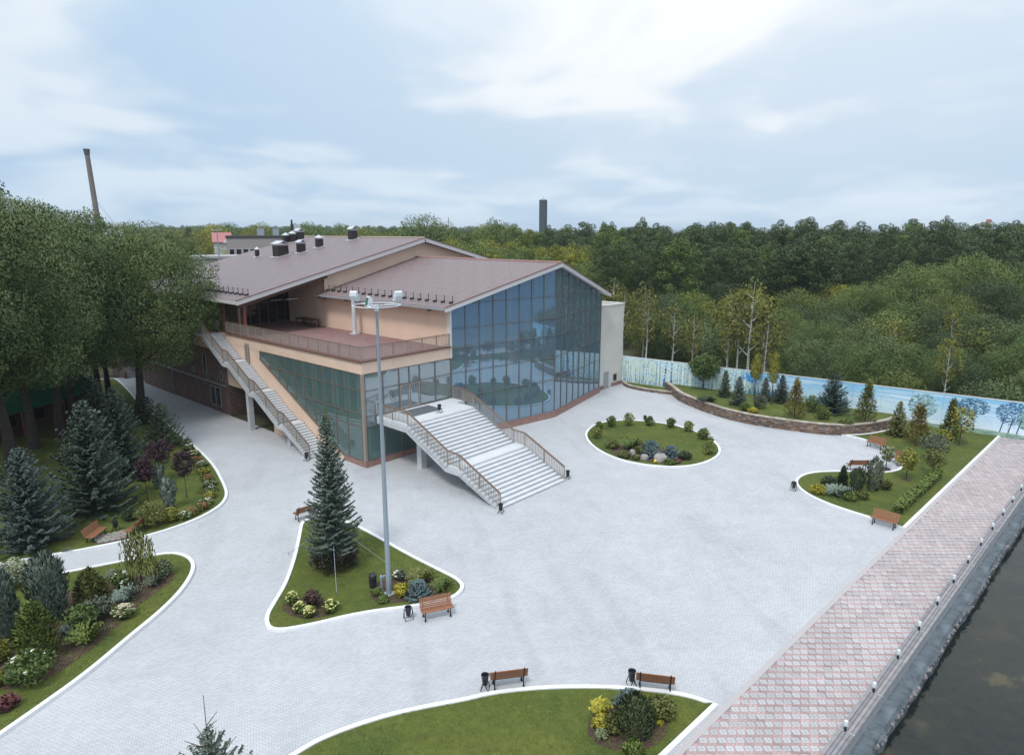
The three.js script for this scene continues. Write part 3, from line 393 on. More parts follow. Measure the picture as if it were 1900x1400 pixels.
// --- roofs
const fr = (x) => (x <= KX ? 0.6 + (x - 9.15) * (S7 / C7) : 0.6 + KZ - (x - KX) * (S12 / C12));
part(hall, 'hall_roof', slab([[8.2, roofL(8.2), fr(8.2)], [RX, RY, fr(RX)], [RX, RY, -18.8], [8.2, roofL(8.2), -18.8]], 0.14), M.rooftile);
part(hall, 'hall_roof', slab([[RX, RY, fr(RX)], [33.9, roofR(33.9), fr(33.9)], [33.9, roofR(33.9), -18.8], [RX, RY, -18.8]], 0.14), M.rooftile);
part(hall, 'ridge_cap', rod(V3(RX, RY + 0.03, fr(RX) - 0.05), V3(RX, RY + 0.03, -18.8), 0.09, 0.09, 10), std([0.36, 0.20, 0.18], 0.5));
part(hall, 'bargeboard', merge([bar(V3(8.1, roofL(8.1) - 0.17, fr(8.1) + 0.04), V3(RX + 0.03, RY - 0.17, fr(RX) + 0.05), 0.07, 0.36), bar(V3(RX - 0.03, RY - 0.17, fr(RX) + 0.05), V3(34.0, roofR(34) - 0.17, fr(34) + 0.05), 0.07, 0.36)]), M.fascia);
part(hall, 'verge_strip', merge([bar(V3(8.1, roofL(8.1) + 0.03, fr(8.1)), V3(RX, RY + 0.04, fr(RX) + 0.02), 0.2, 0.06), bar(V3(RX, RY + 0.04, fr(RX) + 0.02), V3(34, roofR(34) + 0.03, fr(34) + 0.02), 0.2, 0.06)]), M.coping);
part(hall, 'gutter', bar(V3(8.12, roofL(8.2) - 0.14, fr(8.2) - 0.05), V3(8.12, roofL(8.2) - 0.14, -19.2), 0.14, 0.16), M.darkconc);
part(hall, 'soffit', merge([slab([[8.2, roofL(8.2) - 0.2, fr(8.2)], [RX, RY - 0.2, fr(RX)], [RX, RY - 0.2, fr(RX) - 0.62], [8.2, roofL(8.2) - 0.2, fr(8.2) - 0.55]], 0.05), slab([[RX, RY - 0.2, fr(RX)], [33.9, roofR(33.9) - 0.2, fr(33.9)], [33.9, roofR(33.9) - 0.2, fr(33.9) - 0.62], [RX, RY - 0.2, fr(RX) - 0.62]], 0.05), slab([[8.2, roofL(8.2) - 0.2, -0.06], [9.2, roofL(9.2) - 0.2, -0.06], [9.2, roofL(9.2) - 0.2, -18.8], [8.2, roofL(8.2) - 0.2, -18.8]], 0.05)]), M.trim);
for (const z of [-1.8, -8, -14, -18.6]) part(hall, 'rafter_end', bar(V3(8.3, roofL(8.3) - 0.36, z), V3(9.2, roofL(9.2) - 0.36, z), 0.3, 0.2), M.darkwood);
const upL = (x) => 11.8 + 0.24 * (x + 0.5), upR = (x) => 17.2 - 0.25 * (x - 22);
part(hall, 'main_roof', slab([[-0.6, upL(-0.6), -17.9], [22, 17.2, -17.9], [22, 17.2, -44.1], [-0.6, upL(-0.6), -44.1]], 0.16), M.rooftile);
part(hall, 'main_roof', slab([[22, 17.2, -17.9], [36, upR(36), -17.9], [36, upR(36), -44.1], [22, 17.2, -44.1]], 0.16), M.rooftile);
part(hall, 'ridge_cap', rod(V3(22, 17.23, -17.9), V3(22, 17.23, -44.1), 0.1, 0.1, 10), std([0.42, 0.33, 0.27], 0.5));
part(hall, 'bargeboard', merge([bar(V3(-0.7, upL(-0.7) - 0.2, -17.85), V3(22.04, 17.0, -17.85), 0.07, 0.40), bar(V3(21.96, 17.0, -17.85), V3(36, upR(36) - 0.2, -17.85), 0.07, 0.40)]), M.fascia);
part(hall, 'verge_strip', merge([bar(V3(-0.7, upL(-0.7) + 0.03, -17.9), V3(22, 17.24, -17.9), 0.22, 0.06), bar(V3(22, 17.24, -17.9), V3(36, upR(36) + 0.03, -17.9), 0.22, 0.06)]), M.coping);
part(hall, 'eaves_board', bar(V3(-0.66, upL(-0.6) - 0.2, -17.9), V3(-0.66, upL(-0.6) - 0.2, -44), 0.08, 0.3), M.fascia);
part(hall, 'timber_soffit', merge([slab([[-0.5, upL(-0.5) - 0.26, -17.95], [9.15, upL(9.15) - 0.26, -17.95], [9.15, upL(9.15) - 0.26, -36.2], [-0.5, upL(-0.5) - 0.26, -36.2]], 0.05), bar(V3(-0.4, upL(-0.4) - 0.55, -18.3), V3(9.15, upL(9.15) - 0.55, -18.3), 0.2, 0.45)]), M.darkwood);
for (const [x, z] of [[0.35, -18.6], [0.35, -22.9], [0.35, -28.5], [0.35, -35], [4.4, -18.5]].slice(0, 4)) part(hall, 'timber_post', boxAB(x - 0.13, x + 0.13, TOP, upL(x) - 0.3, z - 0.13, z + 0.13), M.post);
curtainWall(hall, [3.6, 4.6, 5.6, 6.6, 7.6, 8.6, 9.3], [8.35, 10.6, 13.4], [(p) => upL(p[0]) - 0.4 - p[1]], plane(V3(0, 0, -26), V3(1, 0, 0)), M.glassDark, { seed: 31, bar: 0.09, mat: M.bronze });
part(hall, 'back_wall', merge([boxAB(3.3, 3.6, TOP, upL(3.4) - 0.3, -35.7, -26), boxAB(9.4, 32.5, 0, 12.8, -44, -43.7), boxAB(9.15, 9.4, 0, 13.5, -44, -35.9), boxAB(0.3, 9.15, TOP, 11.6, -35.9, -35.7)]), M.cream);
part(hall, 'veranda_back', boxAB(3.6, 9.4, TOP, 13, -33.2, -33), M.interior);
for (const [y, z] of [[10.9, -24], [11.2, -21]]) part(hall, 'strip_light', boxAB(6.0, 7.3, y, y + 0.05, z, z + 0.1), M.lampWhite);
// snow guards
function snowGuards(pts, slope) { const g = sub(hall, 'snow_guard'); pts.forEach(([x, y, z]) => part(g, 'bracket', merge([bar(V3(x, y, z), V3(x, y + 0.62, z), 0.04, 0.04), bar(V3(x + 0.05, y + 0.08, z), V3(x - 0.42, y + 0.08 - 0.42 * slope + 0.06, z), 0.035, 0.16)]), M.shaft)); const a = pts[0], b = pts[pts.length - 1]; for (const h of [0.16, 0.34, 0.52]) part(g, 'wire', bar(V3(a[0], a[1] + h, a[2]), V3(b[0], b[1] + h, b[2]), 0.013, 0.013), M.shaft); }
snowGuards(Array.from({ length: 19 }, (_, i) => [9.35, roofL(9.35), 0.1 - i * 1.02]), 0.198);
snowGuards(Array.from({ length: 13 }, (_, i) => [0.9, upL(0.9), -18.6 - i * 0.98]), 0.24);
// roof vents with bright caps
for (const [x, z, h, w, two] of [[13.2, -34.2, 1.75, 1.66, 1], [14.91, -32.43, 1.47, 0.96, 1], [17.28, -32.17, 1.43, 0.86, 0], [21.0, -30.43, 1.59, 1.02, 1], [18.69, -42.4, 1.34, 0.84, 0], [19.31, -41.8, 1.42, 0.84, 0], [20.4, -41.9, 1.5, 1.15, 1], [12.35, -38.35, 1.17, 0.49, 0]]) {
  const y = upL(x), c = sub(hall, 'roof_vent'), a = w / 2 * 0.82;
  part(c, 'flashing', slab([[x - a - 0.25, upL(x - a - 0.25) + 0.05, z + a + 0.22], [x + a + 0.25, upL(x + a + 0.25) + 0.05, z + a + 0.22], [x + a + 0.25, upL(x + a + 0.25) + 0.05, z - a - 0.22], [x - a - 0.25, upL(x - a - 0.25) + 0.05, z - a - 0.22]], 0.04), M.shiny);
  part(c, 'shaft', boxAB(x - a, x + a, y - 0.3, y + h * 0.68, z - a, z + a), M.shaft);
  const fr2 = []; for (let k = 0; k < 8; k++) { const t = -a + (2 * a * (k + 0.5)) / 8; for (const s of [-1, 1]) fr2.push(bar(V3(x + t - a / 8, y + h * 0.68, z + s * a), V3(x + t + a / 8, y + h * 0.8, z + s * a), 0.02, 0.03), bar(V3(x + s * a, y + h * 0.68, z + t - a / 8), V3(x + s * a, y + h * 0.8, z + t + a / 8), 0.03, 0.02)); }
  part(c, 'grille', merge(fr2), M.shiny);
  part(c, 'cap', two ? merge([slab([[x - a * 1.2, y + h * 0.8, z + a * 1.25], [x, y + h, z + a * 1.25], [x, y + h, z - a * 1.25], [x - a * 1.2, y + h * 0.8, z - a * 1.25]], 0.04), slab([[x, y + h, z + a * 1.25], [x + a * 1.2, y + h * 0.8, z + a * 1.25], [x + a * 1.2, y + h * 0.8, z - a * 1.25], [x, y + h, z - a * 1.25]], 0.04)]) : new THREE.ConeGeometry(a * 1.7, h * 0.24, 4).rotateY(Math.PI / 4).translate(x, y + h * 0.9, z), M.shiny);
}
// white service tower with its door
part(hall, 'tower', merge([boxAB(32.75, 38.3, 0.42, 9.1, -6.5, -1.5), boxAB(32.75, 38.3, 9.1, 9.6, -1.7, -1.5), boxAB(38.1, 38.3, 9.1, 9.6, -6.5, -1.7), boxAB(32.75, 38.1, 9.1, 9.6, -6.5, -6.3)]), M.ivory);
part(hall, 'tower_plinth', merge([boxAB(32.75, 34.45, 0, 0.42, -3, -1.45), boxAB(36.05, 38.35, 0, 0.42, -6.5, -1.45)]), M.plinth);
part(hall, 'tower_rim', merge([boxAB(32.76, 38.35, 9.6, 9.74, -1.8, -1.44), boxAB(38.05, 38.35, 9.6, 9.74, -6.5, -1.8), boxAB(32.76, 38.05, 9.6, 9.74, -6.5, -6.2), boxAB(32.76, 38.31, 3.05, 3.12, -1.52, -1.47)]), M.trim);
{ const d = sub(hall, 'tower_door'); part(d, 'door_leaf', boxAB(34.5, 35.45, 0.0, 1.95, -1.6, -1.45), M.darkconc); part(d, 'reveal', boxAB(35.45, 36.05, 0, 1.95, -1.6, -1.47), M.trim); const w = sub(hall, 'window'); part(w, 'frame', boxAB(36.45, 37.2, 0.6, 1.45, -1.53, -1.48), M.mullion); part(w, 'pane', boxAB(36.53, 37.12, 0.68, 1.37, -1.5, -1.465), M.glassDark); }
// side aisle behind the tower closes the block
part(hall, 'rear_block', boxAB(32.7, 35.8, 0, 12.9, -44, -19), M.ivory);

// ---------------------------------------------------------------- railings and stairs
const balG = box(0.032, 0.82, 0.032, 0, 0, 0), postG = box(0.07, 1.08, 0.07, 0, 0, 0);
// path: list of foot points; handrail above, balusters every 0.15 m, posts at bends and every `every` metres
function railing(o, path, every = 1.5, h = 1.06) {
  for (let i = 0; i < path.length - 1; i++) {
    const a = path[i], b = path[i + 1], L = Math.hypot(b.x - a.x, b.z - a.z), n = Math.max(1, Math.round(L / every)), up = (p, d) => V3(p.x, p.y + d, p.z), turn = Math.atan2(-(b.z - a.z), b.x - a.x);
    part(o, 'handrail', bar(up(a, h), up(b, h), 0.09, 0.06), M.railTop); part(o, 'bottom_rail', bar(up(a, 0.14), up(b, 0.14), 0.04, 0.04), M.rail); part(o, 'top_rail', bar(up(a, h - 0.1), up(b, h - 0.1), 0.04, 0.04), M.rail);
    for (let k = 0; k <= n; k++) if (k < n || i === path.length - 2) { const p = a.clone().lerp(b, k / n); part(o, 'post', postG, M.rail, [p.x, p.y, p.z], turn); }
    const nb = Math.round(L / 0.155); for (let k = 1; k < nb; k++) { const p = a.clone().lerp(b, k / nb); part(o, 'baluster', balG, M.rail, [p.x, p.y + 0.14, p.z], turn); }
  }
}
{ const t = thing('terrace_railing', 'brown metal railing round the roof terrace edge', 'railing'); railing(t, [V3(9.0, TOP + 0.13, 0.0), V3(0.0, TOP + 0.13, 0.0), V3(0.0, TOP + 0.13, -21.8)]); }
{ const t = thing('terrace_railing', 'railing at the back end of the terrace beyond the side stairs', 'railing'); railing(t, [V3(0, TOP + 0.13, -23.4), V3(0, TOP + 0.13, -34)]); }
{ // main stairs, x 1.2..8.1, landing 3.95 m up
  const s = thing('entrance_staircase', 'broad pale concrete staircase rising from the plaza to the glass entrance', 'staircase');
  const treadG = box(6.9, 0.06, 0.36, 0, 0, 0), riseG = box(6.86, 0.112, 0.32, 0, 0, 0);
  const flight = (z0, y0, n, run, drop) => { for (let k = 0; k < n; k++) { const z = z0 + ((k + 0.5) * run) / n, y = y0 - ((k + 1) * drop) / n; const st = part(s, 'step', treadG, M.step, [4.65, y - 0.06, z]); part(st, 'riser', riseG, M.step, [0, -0.112, -0.015]); } };
  flight(3.8, 3.95, 12, 4.25, 1.95); flight(9.3, 1.85, 11, 3.9, 1.7);
  part(s, 'landing', boxAB(1.1, 8.2, 3.72, 3.95, 0.1, 3.8), M.step); part(s, 'landing', boxAB(8.2, 9.1, 3.72, 3.95, 0.1, 1.6), M.step); part(s, 'landing', boxAB(1.15, 8.15, 1.68, 1.85, 8.05, 9.3), M.step);
  part(s, 'stringer', extrudeX([[0.1, 3.72], [3.7, 3.72], [8.0, 1.68], [9.3, 1.68], [13.1, 0], [12.6, -0.05], [9.2, 1.35], [7.9, 1.35], [3.6, 3.35], [0.1, 3.4]], 1.1, 8.2), M.concrete);
  for (const x of [1.1, 8.2]) part(s, 'stringer_edge', merge([0, 1].flatMap((f) => Array.from({ length: f ? 11 : 12 }, (_, k) => { const z = f ? 9.3 + ((k + 0.5) * 3.9) / 11 : 3.8 + ((k + 0.5) * 4.25) / 12, y = f ? 1.85 - ((k + 1) * 1.7) / 11 : 3.95 - ((k + 1) * 1.95) / 12; return box(0.1, 0.22, 0.34, x, y - 0.25, z); }))), M.concrete);
  for (const [x, z, y] of [[2.9, 3.2, 3.4], [6.9, 3.2, 3.4], [2.9, 8.6, 1.35], [6.9, 8.6, 1.35]]) part(s, 'pillar', boxAB(x - 0.26, x + 0.26, 0, y + 0.02, z - 0.26, z + 0.26), M.concrete);
  part(s, 'door_mat', boxAB(3.0, 6.0, 3.955, 3.975, 0.5, 2.3), std([0.10, 0.115, 0.13], 1));
  const rl = sub(s, 'railing'), rr = sub(s, 'railing');
  railing(rl, [V3(1.2, 3.95, 0.15), V3(1.2, 3.95, 3.75), V3(1.2, 1.9, 8.05), V3(1.2, 1.85, 9.25), V3(1.2, 0.08, 13.1)], 2.1);
  railing(rr, [V3(9.0, 3.95, 0.3), V3(9.0, 3.95, 1.5), V3(8.1, 3.95, 3.7), V3(8.1, 1.9, 8.05), V3(8.1, 1.85, 9.25), V3(8.1, 0.08, 13.1)], 2.1);
}
{ // side stairs along x = 0, four flights up to the terrace
  const s = thing('side_staircase', 'long narrow staircase climbing along the side wall to the terrace', 'staircase'), tG = box(1.72, 0.06, 0.33, 0, 0, 0), rG = box(1.7, 0.112, 0.31, 0, 0, 0), rail = [], prof = [];
  const zs = [-5.1, -8.9, -9.8, -13.55, -14.45, -18.1, -19.15, -22.9], ys = [0, 2.05, 2.05, 4.12, 4.12, 6.2, 6.2, TOP];
  for (let f = 0; f < 4; f++) { const z0 = zs[f * 2], z1 = zs[f * 2 + 1], y0 = ys[f * 2], y1 = ys[f * 2 + 1]; for (let k = 0; k < 13; k++) { const z = lerp(z0, z1, (k + 0.5) / 13), y = lerp(y0, y1, (k + 1) / 13); const st = part(s, 'step', tG, M.step, [-0.92, y - 0.06, z]); part(st, 'riser', rG, M.step, [0, -0.112, -0.02]); } if (f < 3) part(s, 'landing', boxAB(-1.78, -0.06, y1 - 0.14, y1, z1 + 0.02, zs[f * 2 + 2] + 0.14), M.step); rail.push(V3(-1.8, y0 + 0.1, z0), V3(-1.8, y1 + 0.02, z1)); }
  zs.forEach((z, i) => prof.push([z, ys[i] - 0.16])); const under = prof.slice().reverse().map(([z, y]) => [z - (y > 8 ? 0 : 0.1), y - 0.3]); under[under.length - 1] = [-5.6, -0.05]; prof[0] = [-5.1, -0.05];
  part(s, 'stringer', extrudeX(prof.concat(under), -1.86, -0.06), M.concrete);
  const edge = []; for (let f = 0; f < 4; f++) for (let k = 0; k < 13; k++) edge.push(box(0.08, 0.2, 0.31, -1.84, lerp(ys[f * 2], ys[f * 2 + 1], (k + 1) / 13) - 0.22, lerp(zs[f * 2], zs[f * 2 + 1], (k + 0.5) / 13))); part(s, 'stringer_edge', merge(edge), M.concrete);
  part(s, 'top_landing', boxAB(-1.85, 0.25, TOP - 0.2, TOP, -24.6, -22.85), M.step);
  for (const [z, y] of [[-16.3, 4.7], [-9.4, 1.6]]) part(s, 'pillar', boxAB(-1.2, -0.75, 0, y, z - 0.22, z + 0.22), M.concrete);
  railing(sub(s, 'railing'), rail.concat([V3(-1.8, TOP, -24.5)]), 1.9);
}
{ // steps up at the far end of the alley
  const s = thing('garden_steps', 'dark steps at the far end of the alley beside the brick wall', 'staircase'); for (let k = 0; k < 13; k++) part(s, 'step', box(2.4, 0.16 + k * 0.16, 0.32, 0.4, 0, -49.0 - k * 0.31), M.darkconc);
  for (const x of [-0.9, 1.7]) part(s, 'side_wall', extrudeX([[-48.7, 0], [-48.7, 0.9], [-53, 3.0], [-53, 0]], x, x + 0.25), M.brick);
}
// furniture on the terrace
{ const t = thing('terrace_table', 'long dark wooden table on the terrace by the cream wall', 'table', [8.3, TOP, -21.0]); part(t, 'tabletop', box(1.0, 0.06, 3.2, 0, 0.72, 0), M.darkwood); for (const x of [-0.4, 0.4]) for (const z of [-1.45, 1.45]) part(t, 'leg', box(0.09, 0.72, 0.09, x, 0, z), M.darkwood); part(t, 'stretcher', box(0.06, 0.08, 2.9, 0, 0.2, 0), M.darkwood); }
{ const g = thing('veranda_table', 'dark table set under the veranda roof at the top of the side stairs', 'table', [2.0, TOP, -27.5]); part(g, 'tabletop', box(1.2, 0.05, 2.0, 0, 0.72, 0), M.darkwood); for (const x of [-0.5, 0.5]) for (const z of [-0.9, 0.9]) part(g, 'leg', box(0.07, 0.72, 0.07, x, 0, z), M.darkwood); }
{ const p = thing('terrace_column', 'white patchy column standing alone on the roof terrace', 'column', [8.2, TOP, -12.5]); part(p, 'base', box(0.7, 0.12, 0.7, 0, 0, 0), M.concrete); part(p, 'shaft', new THREE.CylinderGeometry(0.2, 0.2, 3.3, 14).translate(0, 1.77, 0), std([1, 1, 1], 0.8, { map: stainT([0.6, 0.62, 0.64], 0.6, 240, 1.4) })); }

structure('garden_terrace', flat([[0.3, -36.1], [9.1, -36.1], [9.1, -60], [2.2, -60], [1.95, -48.7], [0.3, -44.5]], 2.7), grassM, 'raised dark garden behind the brick retaining wall', 'lawn');
part(hall, 'retaining_wall', boxAB(0.3, 2.0, 0, 2.85, -48.7, -44.4), M.brick);

// ---------------------------------------------------------------- foliage
// every crown is a mass of small leaf-sized faces; vertex colours carry the leaf-to-leaf variety of green
class Leaves {
  constructor() { this.p = []; this.c = []; this.i = []; this.n = []; }
  // a leaf: centre, half length, half width, colour and the way its clump faces (leaves of a clump share most of that direction)
  add(x, y, z, ax, ay, az, bx, by, bz, col, ox = 0, oy = 1, oz = 0) {
    let nx = ay * bz - az * by, ny = az * bx - ax * bz, nz = ax * by - ay * bx; const nl = Math.hypot(nx, ny, nz) || 1; nx /= nl; ny /= nl; nz /= nl;
    if (nx * ox + ny * oy + nz * oz < 0) { nx = -nx; ny = -ny; nz = -nz; } else { bx = -bx; by = -by; bz = -bz; }
    const ol = Math.hypot(ox, oy, oz) || 1; nx = 0.42 * nx + (0.58 * ox) / ol; ny = 0.42 * ny + (0.58 * oy) / ol; nz = 0.42 * nz + (0.58 * oz) / ol; const ml = Math.hypot(nx, ny, nz) || 1; for (let q = 0; q < 4; q++) this.n.push(nx / ml, ny / ml, nz / ml);
    const k = this.p.length / 3; this.p.push(x - ax, y - ay, z - az, x + bx, y + by, z + bz, x + ax, y + ay, z + az, x - bx, y - by, z - bz); for (let q = 0; q < 4; q++) this.c.push(col[0], col[1], col[2]); this.i.push(k, k + 1, k + 2, k, k + 2, k + 3); }
  geo() { const g = new THREE.BufferGeometry(); g.setAttribute('position', new THREE.Float32BufferAttribute(this.p, 3)); g.setAttribute('color', new THREE.Float32BufferAttribute(this.c, 3)); g.setAttribute('normal', new THREE.Float32BufferAttribute(this.n, 3)); g.setIndex(this.i); return g; }
}
const leafM = (t = [1, 1, 1]) => new THREE.MeshStandardMaterial({ color: rgb(...t), roughness: 0.75, vertexColors: true, side: THREE.DoubleSide });
const PAL = {   // linear base colours
  willow: [[0.066, 0.108, 0.032], [0.138, 0.182, 0.06]], green: [[0.055, 0.1, 0.02], [0.12, 0.165, 0.036]], dark: [[0.026, 0.045, 0.018], [0.05, 0.075, 0.028]], yellow: [[0.145, 0.165, 0.022], [0.29, 0.27, 0.04]], lime: [[0.07, 0.11, 0.018], [0.14, 0.175, 0.03]], gold: [[0.26, 0.24, 0.02], [0.42, 0.37, 0.04]],
  blue: [[0.06, 0.105, 0.105], [0.13, 0.19, 0.195]], spruce: [[0.036, 0.062, 0.034], [0.078, 0.108, 0.06]], bluespruce: [[0.055, 0.085, 0.060], [0.115, 0.155, 0.115]], deep: [[0.024, 0.044, 0.03], [0.054, 0.08, 0.054]], rust: [[0.14, 0.125, 0.03], [0.25, 0.195, 0.05]], gray: [[0.075, 0.095, 0.06], [0.13, 0.15, 0.10]], purple: [[0.022, 0.01, 0.018], [0.06, 0.022, 0.035]], silver: [[0.10, 0.14, 0.11], [0.21, 0.26, 0.21]], brown: [[0.045, 0.028, 0.022], [0.10, 0.06, 0.045]], pale: [[0.15, 0.19, 0.09], [0.31, 0.34, 0.19]], olive: [[0.085, 0.105, 0.024], [0.17, 0.18, 0.045]], red: [[0.10, 0.035, 0.035], [0.2, 0.07, 0.07]],
};
const mixc = (pal, t, r) => { const k = 0.87 + 0.26 * r(); return pal[0].map((c, i) => lerp(c, pal[1][i], t) * k); };
// rounded broadleaf crown: lobes over an egg, leaves over each lobe
function broadCrown({ seed, h, w, base = 0.25, lobes = 40, leaves = 120, size = 0.3, lobeR = 0.3, droop = 0.3, pal = PAL.green, egg = 0.5, slim = 2.2 }) {
  const r = rng(seed), L = new Leaves(), ch = h * (1 - base), R = w / 2;
  for (let k = 0; k < lobes; k++) {
    const t = (k + 0.5) / lobes, cy = 1 - 2 * t, a = k * 2.39996 + r() * 0.9, rad = Math.sqrt(Math.max(0, 1 - cy * cy)), f = 0.5 + 0.5 * r();
    const yy = cy > 0 ? cy : cy * (egg * 2), lr = lobeR * R * (0.7 + 0.6 * r());
    const lx = Math.cos(a) * rad * (R - lr * 0.55) * f * 1.12, lz = Math.sin(a) * rad * (R - lr * 0.55) * f * 1.12, ly = h * base + ch * 0.5 + yy * (ch * 0.5 - lr * 0.5) * (0.8 + 0.2 * r());
    const tone = r();
    for (let q = 0; q < leaves; q++) {
      const u = 2 * r() - 1, b = r() * 6.2832, s = Math.sqrt(1 - u * u), d = lr * (0.5 + 0.62 * Math.sqrt(r()));
      const nx = Math.cos(b) * s, ny = u, nz = Math.sin(b) * s, x = lx + nx * d, y = ly + ny * d * 0.85, z = lz + nz * d;
      const len = size * (0.55 + 0.7 * r()), wd = len / slim * (0.7 + 0.6 * r());
      let ax = (r() - 0.5) + nx * 0.5, ay = (r() - 0.5) * 0.8 - droop, az = (r() - 0.5) + nz * 0.5; const al = Math.hypot(ax, ay, az) || 1; ax /= al; ay /= al; az /= al;
      let bx = r() - 0.5, by = r() - 0.5, bz = r() - 0.5; const dt = bx * ax + by * ay + bz * az; bx -= dt * ax; by -= dt * ay; bz -= dt * az; const bl = Math.hypot(bx, by, bz) || 1;
      L.add(x, y, z, ax * len / 2, ay * len / 2, az * len / 2, (bx / bl) * wd / 2, (by / bl) * wd / 2, (bz / bl) * wd / 2, mixc(pal, clamp(tone * 0.62 + r() * 0.36, 0, 1), r), nx, ny + 0.25, nz);
    }
  }
  return L.geo();
}
// upright crown following a radius profile prof(t), t = 0 foot .. 1 tip (thuja, poplar, juniper columns)
function profileCrown({ seed, h, w, n = 1500, size = 0.2, pal, prof, up = 0.8, y0 = 0, slim = 2.4, rough = 0.22 }) {
  const r = rng(seed), L = new Leaves();
  for (let k = 0; k < n; k++) {
    const t = Math.pow(r(), 0.85), a = r() * 6.2832, bump = 1 + rough * (2 * fbm(a * 1.6 + seed, t * 7, 3, seed) - 1), R = (w / 2) * prof(t) * bump * (0.62 + 0.42 * Math.sqrt(r()));
    const nx = Math.cos(a), nz = Math.sin(a), x = nx * R, z = nz * R, y = y0 + t * (h - y0), len = size * (0.6 + 0.8 * r()), wd = len / slim;
    let ax = nx * (1 - up) + (r() - 0.5) * 0.5, ay = up + (r() - 0.5) * 0.3, az = nz * (1 - up) + (r() - 0.5) * 0.5; const al = Math.hypot(ax, ay, az); ax /= al; ay /= al; az /= al;
    let bx = -nz + (r() - 0.5) * 0.9, by = (r() - 0.5) * 0.9, bz = nx + (r() - 0.5) * 0.9; const bl = Math.hypot(bx, by, bz) || 1;
    L.add(x, y, z, ax * len / 2, ay * len / 2, az * len / 2, (bx / bl) * wd / 2, (by / bl) * wd / 2, (bz / bl) * wd / 2, mixc(pal, r() * 0.6 + 0.4 * fbm(a * 2, t * 9, 2, seed + 4), r), nx, 0.4, nz);
  }
  return L.geo();
}
// the same upright outline, but built of separate tufts
function tuftCrown({ seed, h, w, lobes = 60, leaves = 60, size = 0.16, pal, prof, up = 0.8, y0 = 0, slim = 2.6, tuft = 0.3 }) {
  const r = rng(seed), L = new Leaves();
  for (let k = 0; k < lobes; k++) {
    const t = Math.pow((k + r()) / lobes, 0.9), a = k * 2.39996 + r() * 0.8, R = (w / 2) * prof(t), lr = tuft * (w / 2) * (0.55 + 0.5 * prof(t)) * (0.7 + 0.6 * r()), cr = Math.max(0, R - lr * 0.6) * (0.75 + 0.3 * r()), cx = Math.cos(a) * cr, cz = Math.sin(a) * cr, cy = y0 + t * (h - y0 - lr), tone = r();
    for (let q = 0; q < leaves; q++) {
      const u = 2 * r() - 1, b = r() * 6.2832, s = Math.sqrt(1 - u * u), d = lr * (0.35 + 0.75 * Math.sqrt(r())), x = cx + Math.cos(b) * s * d, y = cy + Math.max(-0.3, u) * d * 1.5 + lr * 0.5, z = cz + Math.sin(b) * s * d, len = size * (0.55 + 0.8 * r()), wd = len / slim;
      let ax = Math.cos(a) * (1 - up) + Math.cos(b) * s * 0.5 + (r() - 0.5) * 0.4, ay = up + (r() - 0.5) * 0.4, az = Math.sin(a) * (1 - up) + Math.sin(b) * s * 0.5 + (r() - 0.5) * 0.4; const al = Math.hypot(ax, ay, az); ax /= al; ay /= al; az /= al;
      let bx = r() - 0.5, by = (r() - 0.5) * 0.6, bz = r() - 0.5; const bl = Math.hypot(bx, by, bz) || 1;
      if (y > 0.01) L.add(x, y, z, ax * len / 2, ay * len / 2, az * len / 2, (bx / bl) * wd / 2, (by / bl) * wd / 2, (bz / bl) * wd / 2, mixc(pal, clamp(tone * 0.5 + r() * 0.55, 0, 1), r), Math.cos(a) * 0.5 + Math.cos(b) * s * 0.6, 0.35 + u * 0.5, Math.sin(a) * 0.5 + Math.sin(b) * s * 0.6);
    }
  }
  return L.geo();
}
